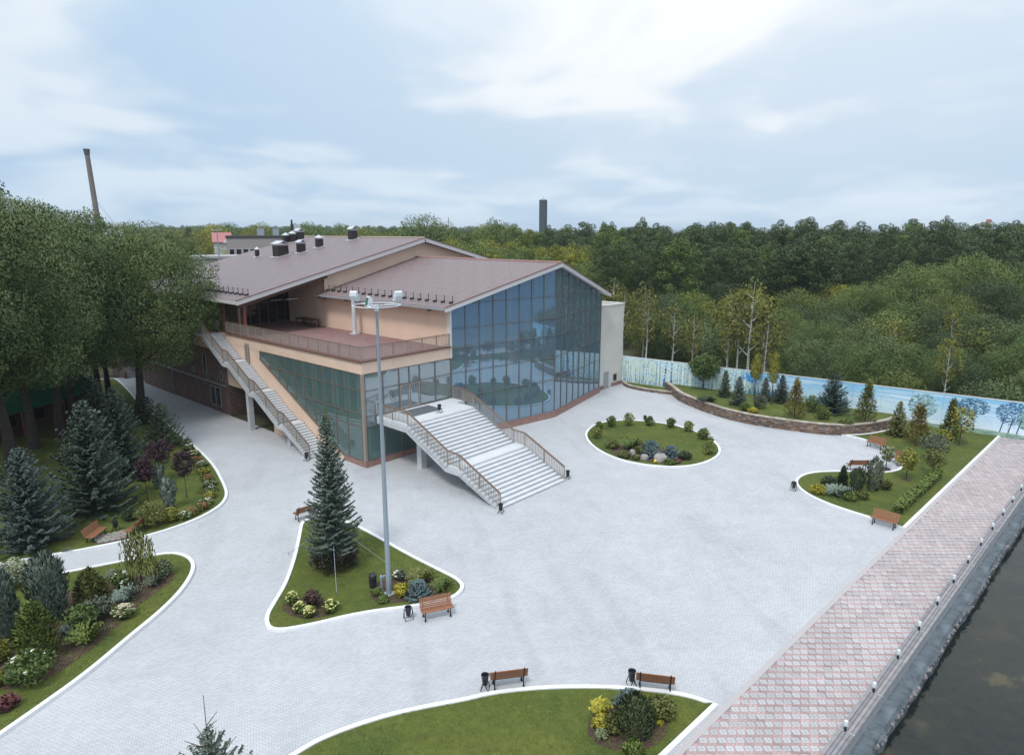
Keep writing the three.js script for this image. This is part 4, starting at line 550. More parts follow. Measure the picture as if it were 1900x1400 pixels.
// spruce: whorls of drooping branches, each with paired side sprays
function spruceCrown({ seed, h, w, tiers = 26, pal, size = 1, lean = 0.17, foot = 0.02, tipPal, density = 1 }) {
  const r = rng(seed), L = new Leaves();
  for (let k = 0; k < tiers; k++) {
    const t = k / (tiers - 1), y = h * (foot + (0.985 - foot) * Math.pow(t, 0.93)), len0 = (w / 2) * Math.pow(1 - t, 0.78) + 0.05 * w * (1 - t) + 0.05, nb = Math.round(lerp(13, 5, t));
    for (let b = 0; b < nb; b++) {
      const a = b * (6.2832 / nb) + k * 1.7 + (r() - 0.5) * 0.5, len = len0 * (0.72 + 0.46 * r()), ca = Math.cos(a), sa = Math.sin(a), rise = lerp(-0.16, 0.6, Math.pow(t, 1.3)) + (r() - 0.5) * 0.16, ns = Math.max(4, Math.round((len / (0.085 * size)) * density));
      for (let s = 0; s < ns; s++) {
        const f = (s + 0.6) / ns, d = len * f, py = y + d * rise + d * lean * f * 1.6 - 0.1 * len * Math.sin(f * 3.1), px = ca * d, pz = sa * d, col = mixc(tipPal && r() < 0.2 ? tipPal : pal, clamp(0.1 + 0.7 * r(), 0, 1), r);
        const sl = (0.13 + 0.19 * (1 - f) * Math.min(1, len)) * size * (0.6 + 0.7 * r());
        for (const e of [-1, 1]) { const g = a + e * (0.75 + 0.25 * r()), gx = Math.cos(g), gz = Math.sin(g); L.add(px + gx * sl / 2, py - 0.03 * size, pz + gz * sl / 2, gx * sl / 2, (0.03 - 0.09 * r()) * size, gz * sl / 2, -gz * 0.05 * size, (r() - 0.5) * 0.07 * size, gx * 0.05 * size, col, ca * 0.5, 0.8, sa * 0.5); }
        if (r() < 0.7) L.add(px, py - 0.05 * size, pz, ca * 0.09 * size, 0.03 * size, sa * 0.09 * size, sa * 0.02, 0.05 * size, -ca * 0.02, col, ca * 0.5, 0.8, sa * 0.5);
      }
    }
  }
  for (let k = 0; k < 10; k++) { const y = h * (0.955 + 0.004 * k), a = k * 2.4; L.add(Math.cos(a) * 0.03, y, Math.sin(a) * 0.03, Math.cos(a) * 0.06 * size, 0.06, Math.sin(a) * 0.06 * size, -Math.sin(a) * 0.03, 0, Math.cos(a) * 0.03, mixc(pal, 0.7, r)); }
  return L.geo();
}
// low juniper: shoots spraying outward
function juniperCrown({ seed, h, w, shoots = 46, pal, size = 1, open = 0.5 }) {
  const r = rng(seed), L = new Leaves();
  for (let k = 0; k < shoots; k++) {
    const a = k * 2.39996 + r() * 0.5, f = Math.sqrt((k + 0.5) / shoots), len = (w / 2) * (0.35 + 0.75 * f * (0.7 + 0.4 * r())), rise = h * (1.05 - 0.72 * f * open * 1.6) * (0.75 + 0.4 * r()), ca = Math.cos(a), sa = Math.sin(a), ns = Math.max(6, Math.round(len / (0.055 * size)));
    for (let s = 0; s < ns; s++) { const q = (s + 0.5) / ns, d = len * q, y = rise * Math.sin(q * 1.5) * 0.97 + 0.03, sl = 0.13 * size * (1.15 - 0.6 * q) * (0.7 + 0.6 * r()), g = a + (s & 1 ? 1 : -1) * (0.5 + 0.5 * r()); L.add(ca * d + Math.cos(g) * sl * 0.4, y, sa * d + Math.sin(g) * sl * 0.4, Math.cos(g) * sl / 2, 0.035 * size, Math.sin(g) * sl / 2, -Math.sin(g) * 0.04 * size, 0.04 * size, Math.cos(g) * 0.04 * size, mixc(pal, clamp(0.3 + 0.6 * r(), 0, 1), r)); }
  }
  return L.geo();
}
function blooms({ seed, h, w, n, size, col, y0 = 0.4 }) { const r = rng(seed), L = new Leaves(); for (let k = 0; k < n; k++) { const a = r() * 6.2832, f = Math.sqrt(r()), y = h * (y0 + (1.04 - y0) * (1 - f * f * 0.8)), x = Math.cos(a) * f * w / 2, z = Math.sin(a) * f * w / 2; for (let q = 0; q < 5; q++) { const b = q * 1.2566 + r(), s = size * (0.6 + 0.5 * r()); L.add(x + Math.cos(b) * s * 0.3, y + (r() - 0.3) * s * 0.4, z + Math.sin(b) * s * 0.3, Math.cos(b) * s * 0.4, 0.1 * s, Math.sin(b) * s * 0.4, -Math.sin(b) * s * 0.3, 0.05 * s, Math.cos(b) * s * 0.3, col[Math.floor(r() * col.length)].map((c) => c * (0.85 + 0.3 * r()))); } } return L.geo(); }
function trunkGeo({ seed, h, r0, limbs = 5, from = 0.35, spread = 0.3, w = 4, lean = 0, seg = 9 }) {
  const r = rng(seed), out = [], pts = []; for (let k = 0; k <= 5; k++) pts.push(V3((r() - 0.5) * r0 * 0.9 * (k > 0) + lean * h * (k / 5), (h * k) / 5, (r() - 0.5) * r0 * 0.9 * (k > 0)));
  for (let k = 0; k < 5; k++) out.push(rod(pts[k], pts[k + 1], r0 * (k ? 1 - k * 0.17 : 1.25), r0 * (1 - (k + 1) * 0.17), seg));
  for (let k = 0; k < limbs; k++) { const t = from + (0.9 - from) * (k / Math.max(1, limbs)), i = Math.min(4, Math.floor(t * 5)), a = pts[i].clone().lerp(pts[i + 1], t * 5 - i), an = k * 2.4 + r(), l = w * spread * (1.1 - t * 0.5) * (0.8 + 0.4 * r()), m = a.clone().add(V3(Math.cos(an) * l * 0.5, l * 0.42, Math.sin(an) * l * 0.5)), e = a.clone().add(V3(Math.cos(an) * l, l * (0.95 + 0.3 * r()), Math.sin(an) * l)), rr = r0 * (0.62 - t * 0.4); out.push(rod(a, m, rr, rr * 0.7, 6), rod(m, e, rr * 0.7, rr * 0.3, 6)); }
  return merge(out.map((g) => { g.deleteAttribute('uv'); const p = g.attributes.position, uv = []; for (let i = 0; i < p.count; i++) uv.push(p.getX(i) * 2 + p.getZ(i), p.getY(i)); g.setAttribute('uv', new THREE.Float32BufferAttribute(uv, 2)); return g; }));
}
const white = leafM();
function plant(name, label, category, x, z, y, crown, trunk, turn = 0, sc = [1, 1, 1], mat = white, bark = M.bark, group) { const o = thing(name, label, category, [x, y, z], turn, group); o.scale.set(...sc); if (trunk) part(o, 'trunk', trunk, bark); part(o, name.includes('tree') || name.includes('spruce') || name.includes('willow') || name.includes('birch') ? 'crown' : 'foliage', crown, mat); return o; }

// unit-ish prototypes for small garden plants, scaled to each plant's size
const cone = (t) => Math.pow(1 - t, 0.7) * (0.75 + 0.25 * Math.min(1, t * 6)), column = (t) => Math.sin(Math.PI * clamp(0.16 + 0.80 * t, 0, 1)) ** 0.7, fat = (t) => Math.sqrt(Math.max(0, 1 - (2 * t - 0.85) ** 2 / 1.4));
let sd = 1000;
const bushG = (pal, h, w, dense = 1) => broadCrown({ seed: sd++, h, w, base: 0.02, lobes: Math.round(26 * dense), leaves: 46, size: 0.13 + 0.03 * w, lobeR: 0.36, droop: -0.15, pal, egg: 0.48 });
const thujaG = (pal, h, w) => tuftCrown({ seed: sd++, h, w: w * 1.1, lobes: Math.round(30 + 12 * h), leaves: 34, size: 0.16 + 0.02 * h, pal, prof: cone, up: 0.45, tuft: 0.42 });
const colG = (pal, h, w) => tuftCrown({ seed: sd++, h, w, lobes: Math.round(22 + 8 * h), leaves: 46, size: 0.3, pal, prof: (t) => (0.5 + 0.55 * t) * Math.sqrt(Math.max(0.05, 1 - t ** 4)), up: 0.95, slim: 5, tuft: 0.28 });
const junG = (pal, h, w) => juniperCrown({ seed: sd++, h, w, pal, shoots: Math.round(40 + 14 * w), size: 0.85 + 0.2 * w });
const sprG = (pal, h, w, tip) => spruceCrown({ seed: sd++, h, w, pal, tiers: Math.round(12 + h * 2.4), size: 0.75 + 0.05 * h, tipPal: tip });
const treeG = (pal, h, w, base = 0.3) => broadCrown({ seed: sd++, h, w: w * 1.1, base, lobes: w > 2.5 ? 44 : 26, leaves: w > 2.5 ? 90 : 34, size: 0.17 + 0.02 * h, lobeR: 0.34, pal, droop: 0.1 });
const smallTrunk = (h, r0, limbs = 4, w = 2) => trunkGeo({ seed: sd++, h, r0, limbs, w, from: 0.4, seg: 7 });
const yaw = () => { sd++; return hash2(sd, 3, 9) * 6.28; };

// --- three-cornered lawn (y 0.11)
{
  const Y = 0.11, o = plant('spruce_tree', 'tall blue-green spruce standing in the three-cornered lawn by the mast', 'spruce', -10.6, 11.7, Y, spruceCrown({ seed: 301, h: 8.7, w: 2.65, tiers: 40, pal: PAL.bluespruce, tipPal: [[0.07, 0.105, 0.08], [0.12, 0.165, 0.13]], size: 0.95, foot: 0.14, density: 1.1 }), smallTrunk(8.6, 0.13, 0));
  part(o, 'lower_branches', tuftCrown({ seed: 302, h: 1.2, w: 2.7, lobes: 60, leaves: 90, size: 0.2, pal: [[0.05, 0.042, 0.03], [0.105, 0.095, 0.068]], prof: (t) => 0.92 + 0.08 * t, up: 0.35, slim: 4, tuft: 0.22 }), white);
  part(o, 'leader', profileCrown({ seed: 303, h: 8.9, w: 0.5, n: 120, size: 0.16, pal: PAL.olive, prof: (t) => 1 - t, y0: 7.7 }), leafM([1.1, 0.95, 0.9]));
  for (const [i, [x, z]] of [[-12.2, 14.3], [-8.6, 14.2], [-11.6, 8.6]].entries()) { const g = thing('guy_wire', ['guy wire from the tall spruce to the lawn near the brown shrub', 'guy wire from the tall spruce toward the mast', 'guy wire behind the tall spruce'][i], 'wire'); part(g, 'wire', rod(V3(-10.6, 2.6, 11.7), V3(x, Y, z), 0.012, 0.012, 5), M.galv); part(g, 'peg', rod(V3(x, Y - 0.03, z), V3(x, Y + 0.14, z), 0.02, 0.02, 6), M.galv); }
  const soilAt = (label, pts, y = Y + 0.012) => structure('planting_soil', flat(smooth(pts, 2), y), M.soil, label, 'soil');
  soilAt('round patch of bark mulch under the brown shrub in the three-cornered lawn', [[-14.8, 13.4], [-14.2, 12.9], [-13.2, 13.7], [-12.9, 14.9], [-13.4, 15.7], [-14.2, 15.4], [-14.8, 14.5]]);
  soilAt('mulched shrub bed at the foot of the floodlight mast', [[-11.3, 15.7], [-10.2, 14.8], [-8.8, 14.9], [-7.9, 16.2], [-8.0, 17.9], [-8.9, 18.4], [-10.1, 17.6], [-11.3, 16.7]]);
  plant('brown_shrub', 'round dark brown barberry ringed by yellow flowers', 'shrub', -13.61, 14.42, Y, bushG(PAL.brown, 0.85, 0.85, 1.2));
  [[-14.21, 13.54, 0.7, 0.6, 'nearest the sharp kerb corner side'], [-14.33, 14.44, 0.55, 0.6, 'left of the brown barberry'], [-14.21, 15.07, 0.5, 0.6, 'in front of the brown barberry'], [-13.25, 15.42, 0.55, 0.75, 'right of the brown barberry']].forEach(([x, z, h, w, t]) => { const p = plant('flowering_plant', 'yellow flowering plant ' + t, 'flowers', x, z, Y, bushG(PAL.lime, h, w, 0.5), null, 0, [1, 1, 1], white, M.bark, 'yellow flowers round the brown barberry'); part(p, 'blossom', blooms({ seed: sd++, h, w, n: 34, size: 0.11, col: [[0.62, 0.6, 0.16], [0.7, 0.68, 0.35]] }), white); });
  plant('golden_shrub', 'bright golden shrub right beside the mast foot', 'shrub', -10.1, 16.84, Y, bushG(PAL.gold, 0.65, 0.75));
  plant('blue_spruce_shrub', 'dwarf blue spruce shrub beside the golden shrub at the mast', 'shrub', -9.6, 17.53, Y, sprG(PAL.blue, 0.9, 1.2));
  plant('juniper', 'wide green juniper behind the dwarf blue spruce by the mast', 'juniper', -8.64, 16.58, Y, junG(PAL.olive, 0.75, 1.7));
  plant('juniper', 'green juniper behind the front bench of the three-cornered lawn', 'juniper', -8.4, 18.0, Y, junG(PAL.green, 0.7, 1.2));
  { const p = plant('flowering_plant', 'grey-leaved plant with white blooms behind the mast', 'flowers', -9.13, 15.44, Y, bushG(PAL.gray, 0.45, 0.7, 0.6)); part(p, 'blossom', blooms({ seed: sd++, h: 0.45, w: 0.6, n: 9, size: 0.16, col: [[0.75, 0.72, 0.66]] }), white); }
  plant('low_shrub', 'little lime plant left of the mast foot', 'shrub', -10.92, 15.95, Y, bushG(PAL.lime, 0.42, 0.55, 0.6)); plant('low_shrub', 'little lime plant in front of the mast foot', 'shrub', -11.05, 16.6, Y, bushG(PAL.lime, 0.28, 0.55, 0.6));
}
// --- oval lawn
{
  const Y = 0.11;
  [[18.07, 9.05, 0.98, 0.9, 1], [20.4, 7.66, 0.75, 0.75, 0], [21.85, 8.06, 1.03, 0.9, 0], [23.26, 9.02, 1.28, 0.95, 1], [24.57, 10.48, 0.91, 0.85, 0], [25.36, 12.27, 0.96, 0.85, 0], [25.4, 14.1, 0.95, 0.95, 1], [24.04, 16.23, 1.02, 1.0, 0], [22.83, 17.4, 0.72, 0.75, 0], [20.57, 18.4, 1.17, 1.0, 1]].forEach(([x, z, h, w, y], i) => plant('young_bush', (y ? 'yellow-tipped young bush' : 'green young bush') + ' on the oval lawn rim, number ' + ['one', 'two', 'three', 'four', 'five', 'six', 'seven', 'eight', 'nine', 'ten'][i] + ' clockwise from the left', 'bush', x, z, Y, bushG(y ? PAL.pale.map((c, k) => c.map((q, m) => q * [0.85, 0.85, 0.4][m])) : PAL.lime, h, w, 0.8), smallTrunk(h * 0.7, 0.02, 4, w), 0, [1, 1, 1], white, M.bark, 'young bushes ringing the oval lawn'));
  structure('planting_soil', flat(smooth([[15.0, 13], [16.4, 11.2], [18.6, 11.1], [19.5, 13], [19.0, 15.6], [18.6, 17.6], [16.6, 17.8], [15.5, 15.6]], 2), Y + 0.012), M.soil, 'mulched rockery bed in the middle of the oval lawn', 'soil');
  plant('juniper', 'dark green juniper at the back of the oval rockery', 'juniper', 17.56, 12.9, Y, junG(PAL.green, 0.9, 2.1)); plant('low_shrub', 'lime shrub at the left end of the oval rockery', 'shrub', 16.65, 11.63, Y, bushG(PAL.olive, 0.66, 1.15)); plant('low_shrub', 'small yellow shrub behind the oval rockery juniper', 'shrub', 19.09, 11.37, Y, bushG(PAL.yellow, 0.4, 0.7, 0.6));
  plant('blue_spruce_shrub', 'dwarf blue spruce in the oval rockery left of the large rock', 'shrub', 16.84, 15.18, Y, sprG(PAL.blue, 0.95, 1.4)); plant('blue_spruce_shrub', 'smallest dwarf blue spruce behind the other two on the oval lawn', 'shrub', 18.98, 13.97, Y, sprG(PAL.blue, 0.6, 1.25)); plant('blue_spruce_shrub', 'dwarf blue spruce in the oval rockery behind the large rock', 'shrub', 17.89, 16.35, Y, sprG(PAL.blue, 0.9, 1.6));
  plant('low_shrub', 'dark shrub at the right end of the oval rockery', 'shrub', 18.2, 17.51, Y, bushG(PAL.dark, 0.6, 1.0)); plant('low_shrub', 'flat olive shrub at the front left of the oval rockery', 'shrub', 15.28, 13.68, Y, bushG(PAL.olive, 0.45, 1.1)); plant('low_shrub', 'olive shrub between two rocks of the oval rockery', 'shrub', 16.98, 14.04, Y, bushG(PAL.olive, 0.6, 0.8)); plant('low_shrub', 'tiny olive shrub beside the middle rock of the oval rockery', 'shrub', 15.48, 14.67, Y, bushG(PAL.olive, 0.4, 0.6, 0.6)); plant('low_shrub', 'flat green shrub at the front right of the oval rockery', 'shrub', 16.24, 17.26, Y, bushG(PAL.green, 0.4, 0.9)); plant('flowering_plant', 'low pink flowers at the front of the oval rockery', 'flowers', 17.01, 17.38, Y, bushG(PAL.red, 0.25, 0.7, 0.6));
  const rockG = (s, w, h) => { const g = new THREE.IcosahedronGeometry(1, 3), p = g.attributes.position; for (let i = 0; i < p.count; i++) { const x = p.getX(i), y = p.getY(i), z = p.getZ(i), n = 0.7 + 0.6 * fbm(x * 1.5 + s, z * 1.5 + y * 1.2, 3, s); p.setXYZ(i, x * n * w / 2, y * n * h * 0.8, z * n * w / 2.4); } g.computeVertexNormals(); return g; };
  [[16.12, 13.92, 0.6, 0.5, 'small grey rock at the left of the oval rockery'], [15.97, 15.12, 0.8, 0.45, 'middle grey rock of the oval rockery'], [16.55, 16.22, 1.3, 0.6, 'largest grey rock of the oval rockery']].forEach(([x, z, w, h, l], i) => { const m = part(scene, numbered('garden_rock'), rockG(310 + i, w, h), M.rock, [x, Y + h * 0.2, z]); m.userData = { label: l, category: 'rock' }; });
  const b = thing('garden_lamp', 'small yellow globe lamp in front of the oval rockery', 'lamp', [15.72, Y, 16.25]); part(b, 'globe', new THREE.SphereGeometry(0.13, 16, 12).translate(0, 0.17, 0), std([0.75, 0.5, 0.03], 0.4)); part(b, 'stake', rod(V3(0, -0.02, 0), V3(0, 0.08, 0), 0.03), M.black);
}
// --- raised terrace along the mural
{
  const Y = terraceTop, E = [
    ['tree', 38.9, 8.8, 4.0, 3.0, PAL.green, 'round dark green tree in front of the printed birches'], ['spruce', 37.3, 12.0, 2.85, 1.35, PAL.spruce, 'narrow young spruce right of the round tree at the mural'], ['spruce', 34.8, 14.6, 3.0, 1.6, PAL.bluespruce, 'blue spruce standing nearest the stone wall crest'], ['juniper', 33.5, 11.8, 0.8, 2.1, PAL.dark, 'dark low juniper behind the curved stone wall'],
    ['poplar', 39.3, 14.4, 4.5, 1.05, PAL.yellow, 'yellow columnar poplar, left one of the pair at the mural'], ['poplar', 37.3, 17.0, 5.2, 1.05, PAL.yellow, 'yellow columnar poplar, right one of the pair at the mural'], ['bush', 35.0, 16.7, 1.45, 1.45, PAL.gray, 'grey-green round bush below the poplars'], ['bush', 33.2, 16.0, 0.85, 1.0, PAL.lime, 'lime bush nearest the stone wall'], ['bush', 32.9, 16.9, 0.55, 1.0, PAL.gold, 'low golden bush at the stone wall'],
    ['spruce', 38.3, 15.9, 2.5, 1.25, PAL.bluespruce, 'small blue spruce between the two poplars'], ['spruce', 38.8, 17.4, 2.9, 1.5, PAL.deep, 'dark spruce right of the poplars'], ['thuja', 33.9, 20.5, 3.65, 2.1, PAL.rust, 'rust-tinged broad thuja above the stone wall'], ['bush', 37.1, 21.0, 1.7, 1.5, PAL.lime, 'green bush behind the rusty thuja'], ['bush', 35.2, 22.6, 1.3, 1.45, PAL.lime, 'round lime bush right of the rusty thuja'], ['spruce', 38.4, 22.5, 4.0, 3.0, PAL.deep, 'wide dark pine-like conifer against the printed sky'], ['thuja', 36.6, 25.9, 3.9, 1.95, PAL.olive, 'olive conical thuja near the end of the stone wall'], ['bush', 34.5, 24.9, 0.5, 1.15, PAL.lime, 'flat lime bush at the end of the stone wall'],
  ];
  const YF = 0.09, F = [
    ['spruce', 36.6, 28.6, 3.2, 1.7, PAL.olive, 'young conifer just past the stone wall end'], ['thuja', 34.75, 30.48, 3.6, 2.1, PAL.rust, 'gold-brown conifer in the lawn before the mural'], ['thuja', 38.06, 32.3, 3.7, 1.6, PAL.olive, 'olive columnar conifer near the promenade corner'], ['tree', 37.4, 33.2, 3.4, 1.9, PAL.yellow, 'small yellow maple near the promenade corner'], ['tree', 30.45, 32.5, 2.45, 1.8, PAL.gray, 'grey-green young tree mid lawn near the promenade'], ['tree', 24.98, 31.82, 2.4, 1.4, PAL.yellow, 'small yellow tree behind the benches'], ['tree', 27.34, 33.1, 2.1, 1.5, PAL.olive, 'small olive tree at the end of the clipped hedge'], ['tree', 34.25, 32.4, 1.9, 1.3, PAL.yellow, 'slight yellow sapling beside the gold-brown conifer'],
    ['column', 20.99, 30.6, 2.4, 1.4, PAL.gray, 'tall grey-green juniper, bigger of the pair behind the bench'], ['column', 19.92, 29.8, 1.7, 1.3, PAL.dark, 'dark juniper, shorter of the pair behind the bench'], ['thuja', 20.67, 28.67, 1.4, 0.85, PAL.dark, 'slim dark thuja near the curved kerb'], ['juniper', 18.54, 29.02, 0.65, 2.2, PAL.silver, 'spreading grey juniper at the lawn tip'], ['bush', 20.1, 28.0, 0.55, 1.2, PAL.dark, 'low dark bush behind the spreading grey juniper'], ['bush', 17.84, 27.86, 0.65, 1.0, PAL.gold, 'golden bush at the rounded lawn tip'], ['bush', 18.17, 29.89, 0.5, 0.95, PAL.lime, 'low lime bush in front of the spreading juniper'], ['bush', 18.97, 30.42, 0.55, 0.9, PAL.olive, 'low olive bush in front of the tall juniper pair'], ['bush', 21.9, 31.2, 0.7, 0.8, PAL.olive, 'sparse olive bush right of the tall juniper pair'], ['tree', 26.6, 30.1, 1.9, 0.8, PAL.pale, 'thin weeping sapling in the bench bay'],
  ];
  for (const [list, y] of [[E, Y], [F, YF]]) for (const [k, x, z, h, w, pal, label] of list) {
    if (k === 'tree') plant('young_tree', label, 'tree', x, z, y, treeG(pal, h, w, h > 3 && w > 3 ? 0.08 : 0.3), smallTrunk(h * 0.8, 0.025 + h * 0.008, 5, w));
    else if (k === 'spruce') plant('young_spruce', label, 'conifer', x, z, y, sprG(pal, h, w), smallTrunk(h * 0.9, 0.05, 0));
    else if (k === 'thuja') plant('thuja', label, 'conifer', x, z, y, thujaG(pal, h, w), smallTrunk(h * 0.6, 0.06, 0));
    else if (k === 'column') plant('juniper', label, 'juniper', x, z, y, colG(pal, h, w), null);
    else if (k === 'poplar') plant('poplar_tree', label, 'tree', x, z, y, tuftCrown({ seed: sd++, h, w: w * 1.1, lobes: 44, leaves: 50, size: 0.2, pal, prof: column, up: 0.8, y0: h * 0.42, tuft: 0.42 }), smallTrunk(h * 0.85, 0.06, 3, 0.8));
    else if (k === 'juniper') plant('juniper', label, 'juniper', x, z, y, junG(pal, h, w)); else plant('bush', label, 'bush', x, z, y, bushG(pal, h, w));
    if (k === 'tree' && y === YF) structure('planting_soil', flat(smooth([[x - 0.45, z], [x, z - 0.45], [x + 0.45, z], [x, z + 0.45]], 2), y + 0.012), M.soil, 'dark soil ring round the ' + label.split(' ').slice(0, 5).join(' '), 'soil');
  }
  // clipped hedge
  const hg = thing('hedge', 'low clipped green hedge along the promenade side of the lawn', 'hedge', [22.5, YF, 33.15], -0.063), r = rng(330), L = new Leaves(); for (let k = 0; k < 5200; k++) { const x = (r() - 0.5) * 9.6, z = (r() - 0.5) * 0.62, y = 0.05 + 0.5 * Math.pow(r(), 0.5) + 0.08 * fbm(x * 2, 1, 3, 331), a = r() * 6.28, s = 0.05 + 0.06 * r(); L.add(x, y, z, Math.cos(a) * s, (r() - 0.3) * s, Math.sin(a) * s, -Math.sin(a) * s * 0.5, (r() - 0.5) * s, Math.cos(a) * s * 0.5, mixc(PAL.lime, r(), r)); } part(hg, 'foliage', L.geo(), white); const st = []; for (let k = 0; k < 18; k++) st.push(rod(V3(-4.6 + k * 0.54, 0, 0), V3(-4.6 + k * 0.54, 0.4, 0.05), 0.015, 0.01, 5)); part(hg, 'stem', merge(st), M.bark);
}
// --- near-corner bed (B) and shady lawn (A)
{
  const Y = 0.11;
  structure('planting_soil', flat(smooth([[-26, 9.9], [-24.3, 11.4], [-22.6, 10.6], [-20.4, 9.1], [-18.8, 7.6], [-17.2, 6.9], [-16.6, 5.7], [-18.5, 4.2], [-22, 3.8], [-26, 4]], 2), Y + 0.012), M.soil, 'bark mulch under the shrubs of the near-corner bed', 'soil');
  const B = [['bush', -22.9, 1.3, 1.5, 1.5, PAL.pale, 'pale variegated bush at the left picture edge'], ['column', -22.46, 6.19, 3.2, 2.1, PAL.bluespruce, 'tall blue-green juniper with feathery top in the near-corner bed'], ['column', -24.4, 6.6, 3.4, 1.8, PAL.bluespruce, 'tall dark juniper at the left picture edge'], ['thuja', -20.81, 6.36, 1.9, 1.75, PAL.olive, 'round olive thuja beside the tall juniper'], ['thuja', -23.69, 9.21, 2.55, 1.95, PAL.lime, 'bright green conical thuja nearest the camera in the near-corner bed'], ['juniper', -19.54, 7.11, 0.75, 1.5, PAL.silver, 'flat blue juniper beside the kerb of the near-corner bed'], ['juniper', -19.2, 4.45, 0.6, 1.0, PAL.gray, 'small blue juniper behind the white hydrangea'], ['bush', -20.98, 7.63, 1.0, 1.35, PAL.gray, 'grey-green shrub right of the round thuja'], ['bush', -21.7, 8.22, 1.15, 1.4, PAL.green, 'green spirea shrub between thuja and gold juniper'], ['juniper', -21.92, 9.45, 0.8, 1.8, PAL.lime, 'gold-green juniper spreading toward the kerb'], ['bush', -22.33, 8.35, 0.55, 0.7, PAL.silver, 'small silvery shrub beside the conical thuja'], ['bush', -24.9, 8.3, 1.05, 0.9, PAL.yellow, 'yellow shrub at the left edge above the hydrangea'], ['bush', -25.4, 10.1, 0.8, 0.6, PAL.gold, 'golden shrub at the left edge beside the hydrangea'], ['bush', -25.4, 12.0, 0.5, 0.8, PAL.red, 'low reddish shrub by the kerb at the left edge'], ['bush', -17.28, 5.9, 0.95, 0.8, PAL.pale, 'pale green shrub at the rounded end of the near-corner bed'], ['juniper', -18.0, 6.5, 0.45, 1.2, PAL.gray, 'low grey juniper below the weeping tree']];
  for (const [k, x, z, h, w, pal, label] of B) { if (k === 'column') plant('juniper', label, 'juniper', x, z, Y, tuftCrown({ seed: sd++, h, w, lobes: 64, leaves: 80, size: 0.3, pal, prof: (t) => (0.55 + 0.55 * t) * Math.sqrt(Math.max(0.05, 1 - t ** 4)), up: 0.9, slim: 5, tuft: 0.26 }), smallTrunk(h * 0.7, 0.05, 4, 1.4)); else if (k === 'thuja') plant('thuja', label, 'conifer', x, z, Y, tuftCrown({ seed: sd++, h, w, lobes: 90, leaves: 60, size: 0.17, pal, prof: (t) => fat(t) * (1 - t * 0.45), up: 0.6, tuft: 0.3 })); else if (k === 'juniper') plant('juniper', label, 'juniper', x, z, Y, junG(pal, h, w)); else plant('bush', label, 'bush', x, z, Y, bushG(pal, h, w, 1.2)); }
  const hyd = (x, z, h, w, label, n, col) => { const p = plant('hydrangea', label, 'flowers', x, z, Y, bushG(PAL.green, h, w, 1.3)); part(p, 'blossom', blooms({ seed: sd++, h, w, n, size: 0.15, col }), white); };
  hyd(-19.18, 5.57, 0.85, 0.95, 'white hydrangea under the weeping tree', 12, [[0.78, 0.78, 0.70]]); hyd(-24.39, 10.73, 1.2, 1.9, 'wide hydrangea with small white blooms by the kerb', 8, [[0.7, 0.7, 0.62]]); hyd(-20.11, 8.5, 0.55, 1.0, 'low shrub dotted with cream flowers by the kerb', 60, [[0.55, 0.45, 0.35], [0.6, 0.55, 0.4]]);
  { // weeping tree
    const r = rng(340), L = new Leaves(), h = 3.3; for (let k = 0; k < 46; k++) { const a = k * 2.4, R = 0.28 + 0.45 * r(), y0 = h - 0.15 - 0.5 * r(), n = 26; for (let s = 0; s < n; s++) { const t = s / n, y = y0 - t * (1.9 + 0.9 * r()), rr = R * Math.min(1, t * 4) * (1 + 0.25 * t), c = Math.cos(a + t * 0.4), q = Math.sin(a + t * 0.4), sl = 0.09 + 0.07 * r(); if (y < 0.1) break; L.add(c * rr + (r() - 0.5) * 0.14, y, q * rr + (r() - 0.5) * 0.14, (r() - 0.5) * 0.05, -sl, (r() - 0.5) * 0.05, 0.035 * q, 0, 0.035 * c, mixc(PAL.olive, r(), r)); } }
    plant('weeping_tree', 'small weeping tree with hanging branches at the end of the near-corner bed', 'tree', -18.4, 5.9, Y, L.geo(), smallTrunk(3.1, 0.05, 3, 1));
  }
  // shady lawn
  plant('blue_spruce_tree', 'broad blue spruce at the left picture edge', 'spruce', -20.94, -3.49, Y, spruceCrown({ seed: 351, h: 6.0, w: 4.4, tiers: 30, pal: [[0.036, 0.06, 0.05], [0.08, 0.112, 0.096]], size: 1.15, density: 1.0, foot: 0.03 }), smallTrunk(5.6, 0.12, 0));
  plant('spruce_tree', 'large dark spruce in the middle of the shady lawn', 'spruce', -16.86, -6.33, Y, spruceCrown({ seed: 352, h: 7.5, w: 5.1, tiers: 32, pal: PAL.deep, size: 1.25, density: 0.95, foot: 0.03, tipPal: PAL.bluespruce }), smallTrunk(7, 0.14, 0));
  plant('spruce_tree', 'dark spruce behind the large one on the shady lawn', 'spruce', -13.32, -11.84, Y, spruceCrown({ seed: 353, h: 6.9, w: 3.8, tiers: 28, pal: PAL.deep, size: 1.2, density: 0.95 }), smallTrunk(6.4, 0.12, 0));
  plant('spruce_tree', 'dim spruce deep under the willows', 'spruce', -12.5, -19.5, Y, spruceCrown({ seed: 356, h: 6.5, w: 3.8, tiers: 24, pal: PAL.deep, size: 1.2 }), smallTrunk(6, 0.12, 0));
  plant('fir_tree', 'loose green fir near the bend of the alley kerb', 'conifer', -8.49, -16.9, Y, spruceCrown({ seed: 354, h: 3.8, w: 3.1, tiers: 12, pal: PAL.spruce, size: 1.3, lean: 0.35, density: 0.8 }), smallTrunk(3.4, 0.06, 0));
  plant('pine_tree', 'small loose pine farther along the alley kerb', 'conifer', -6.7, -25.35, Y, spruceCrown({ seed: 355, h: 2.6, w: 2.2, tiers: 9, pal: PAL.spruce, size: 1.3, lean: 0.35, density: 0.7 }), smallTrunk(2.3, 0.05, 0));
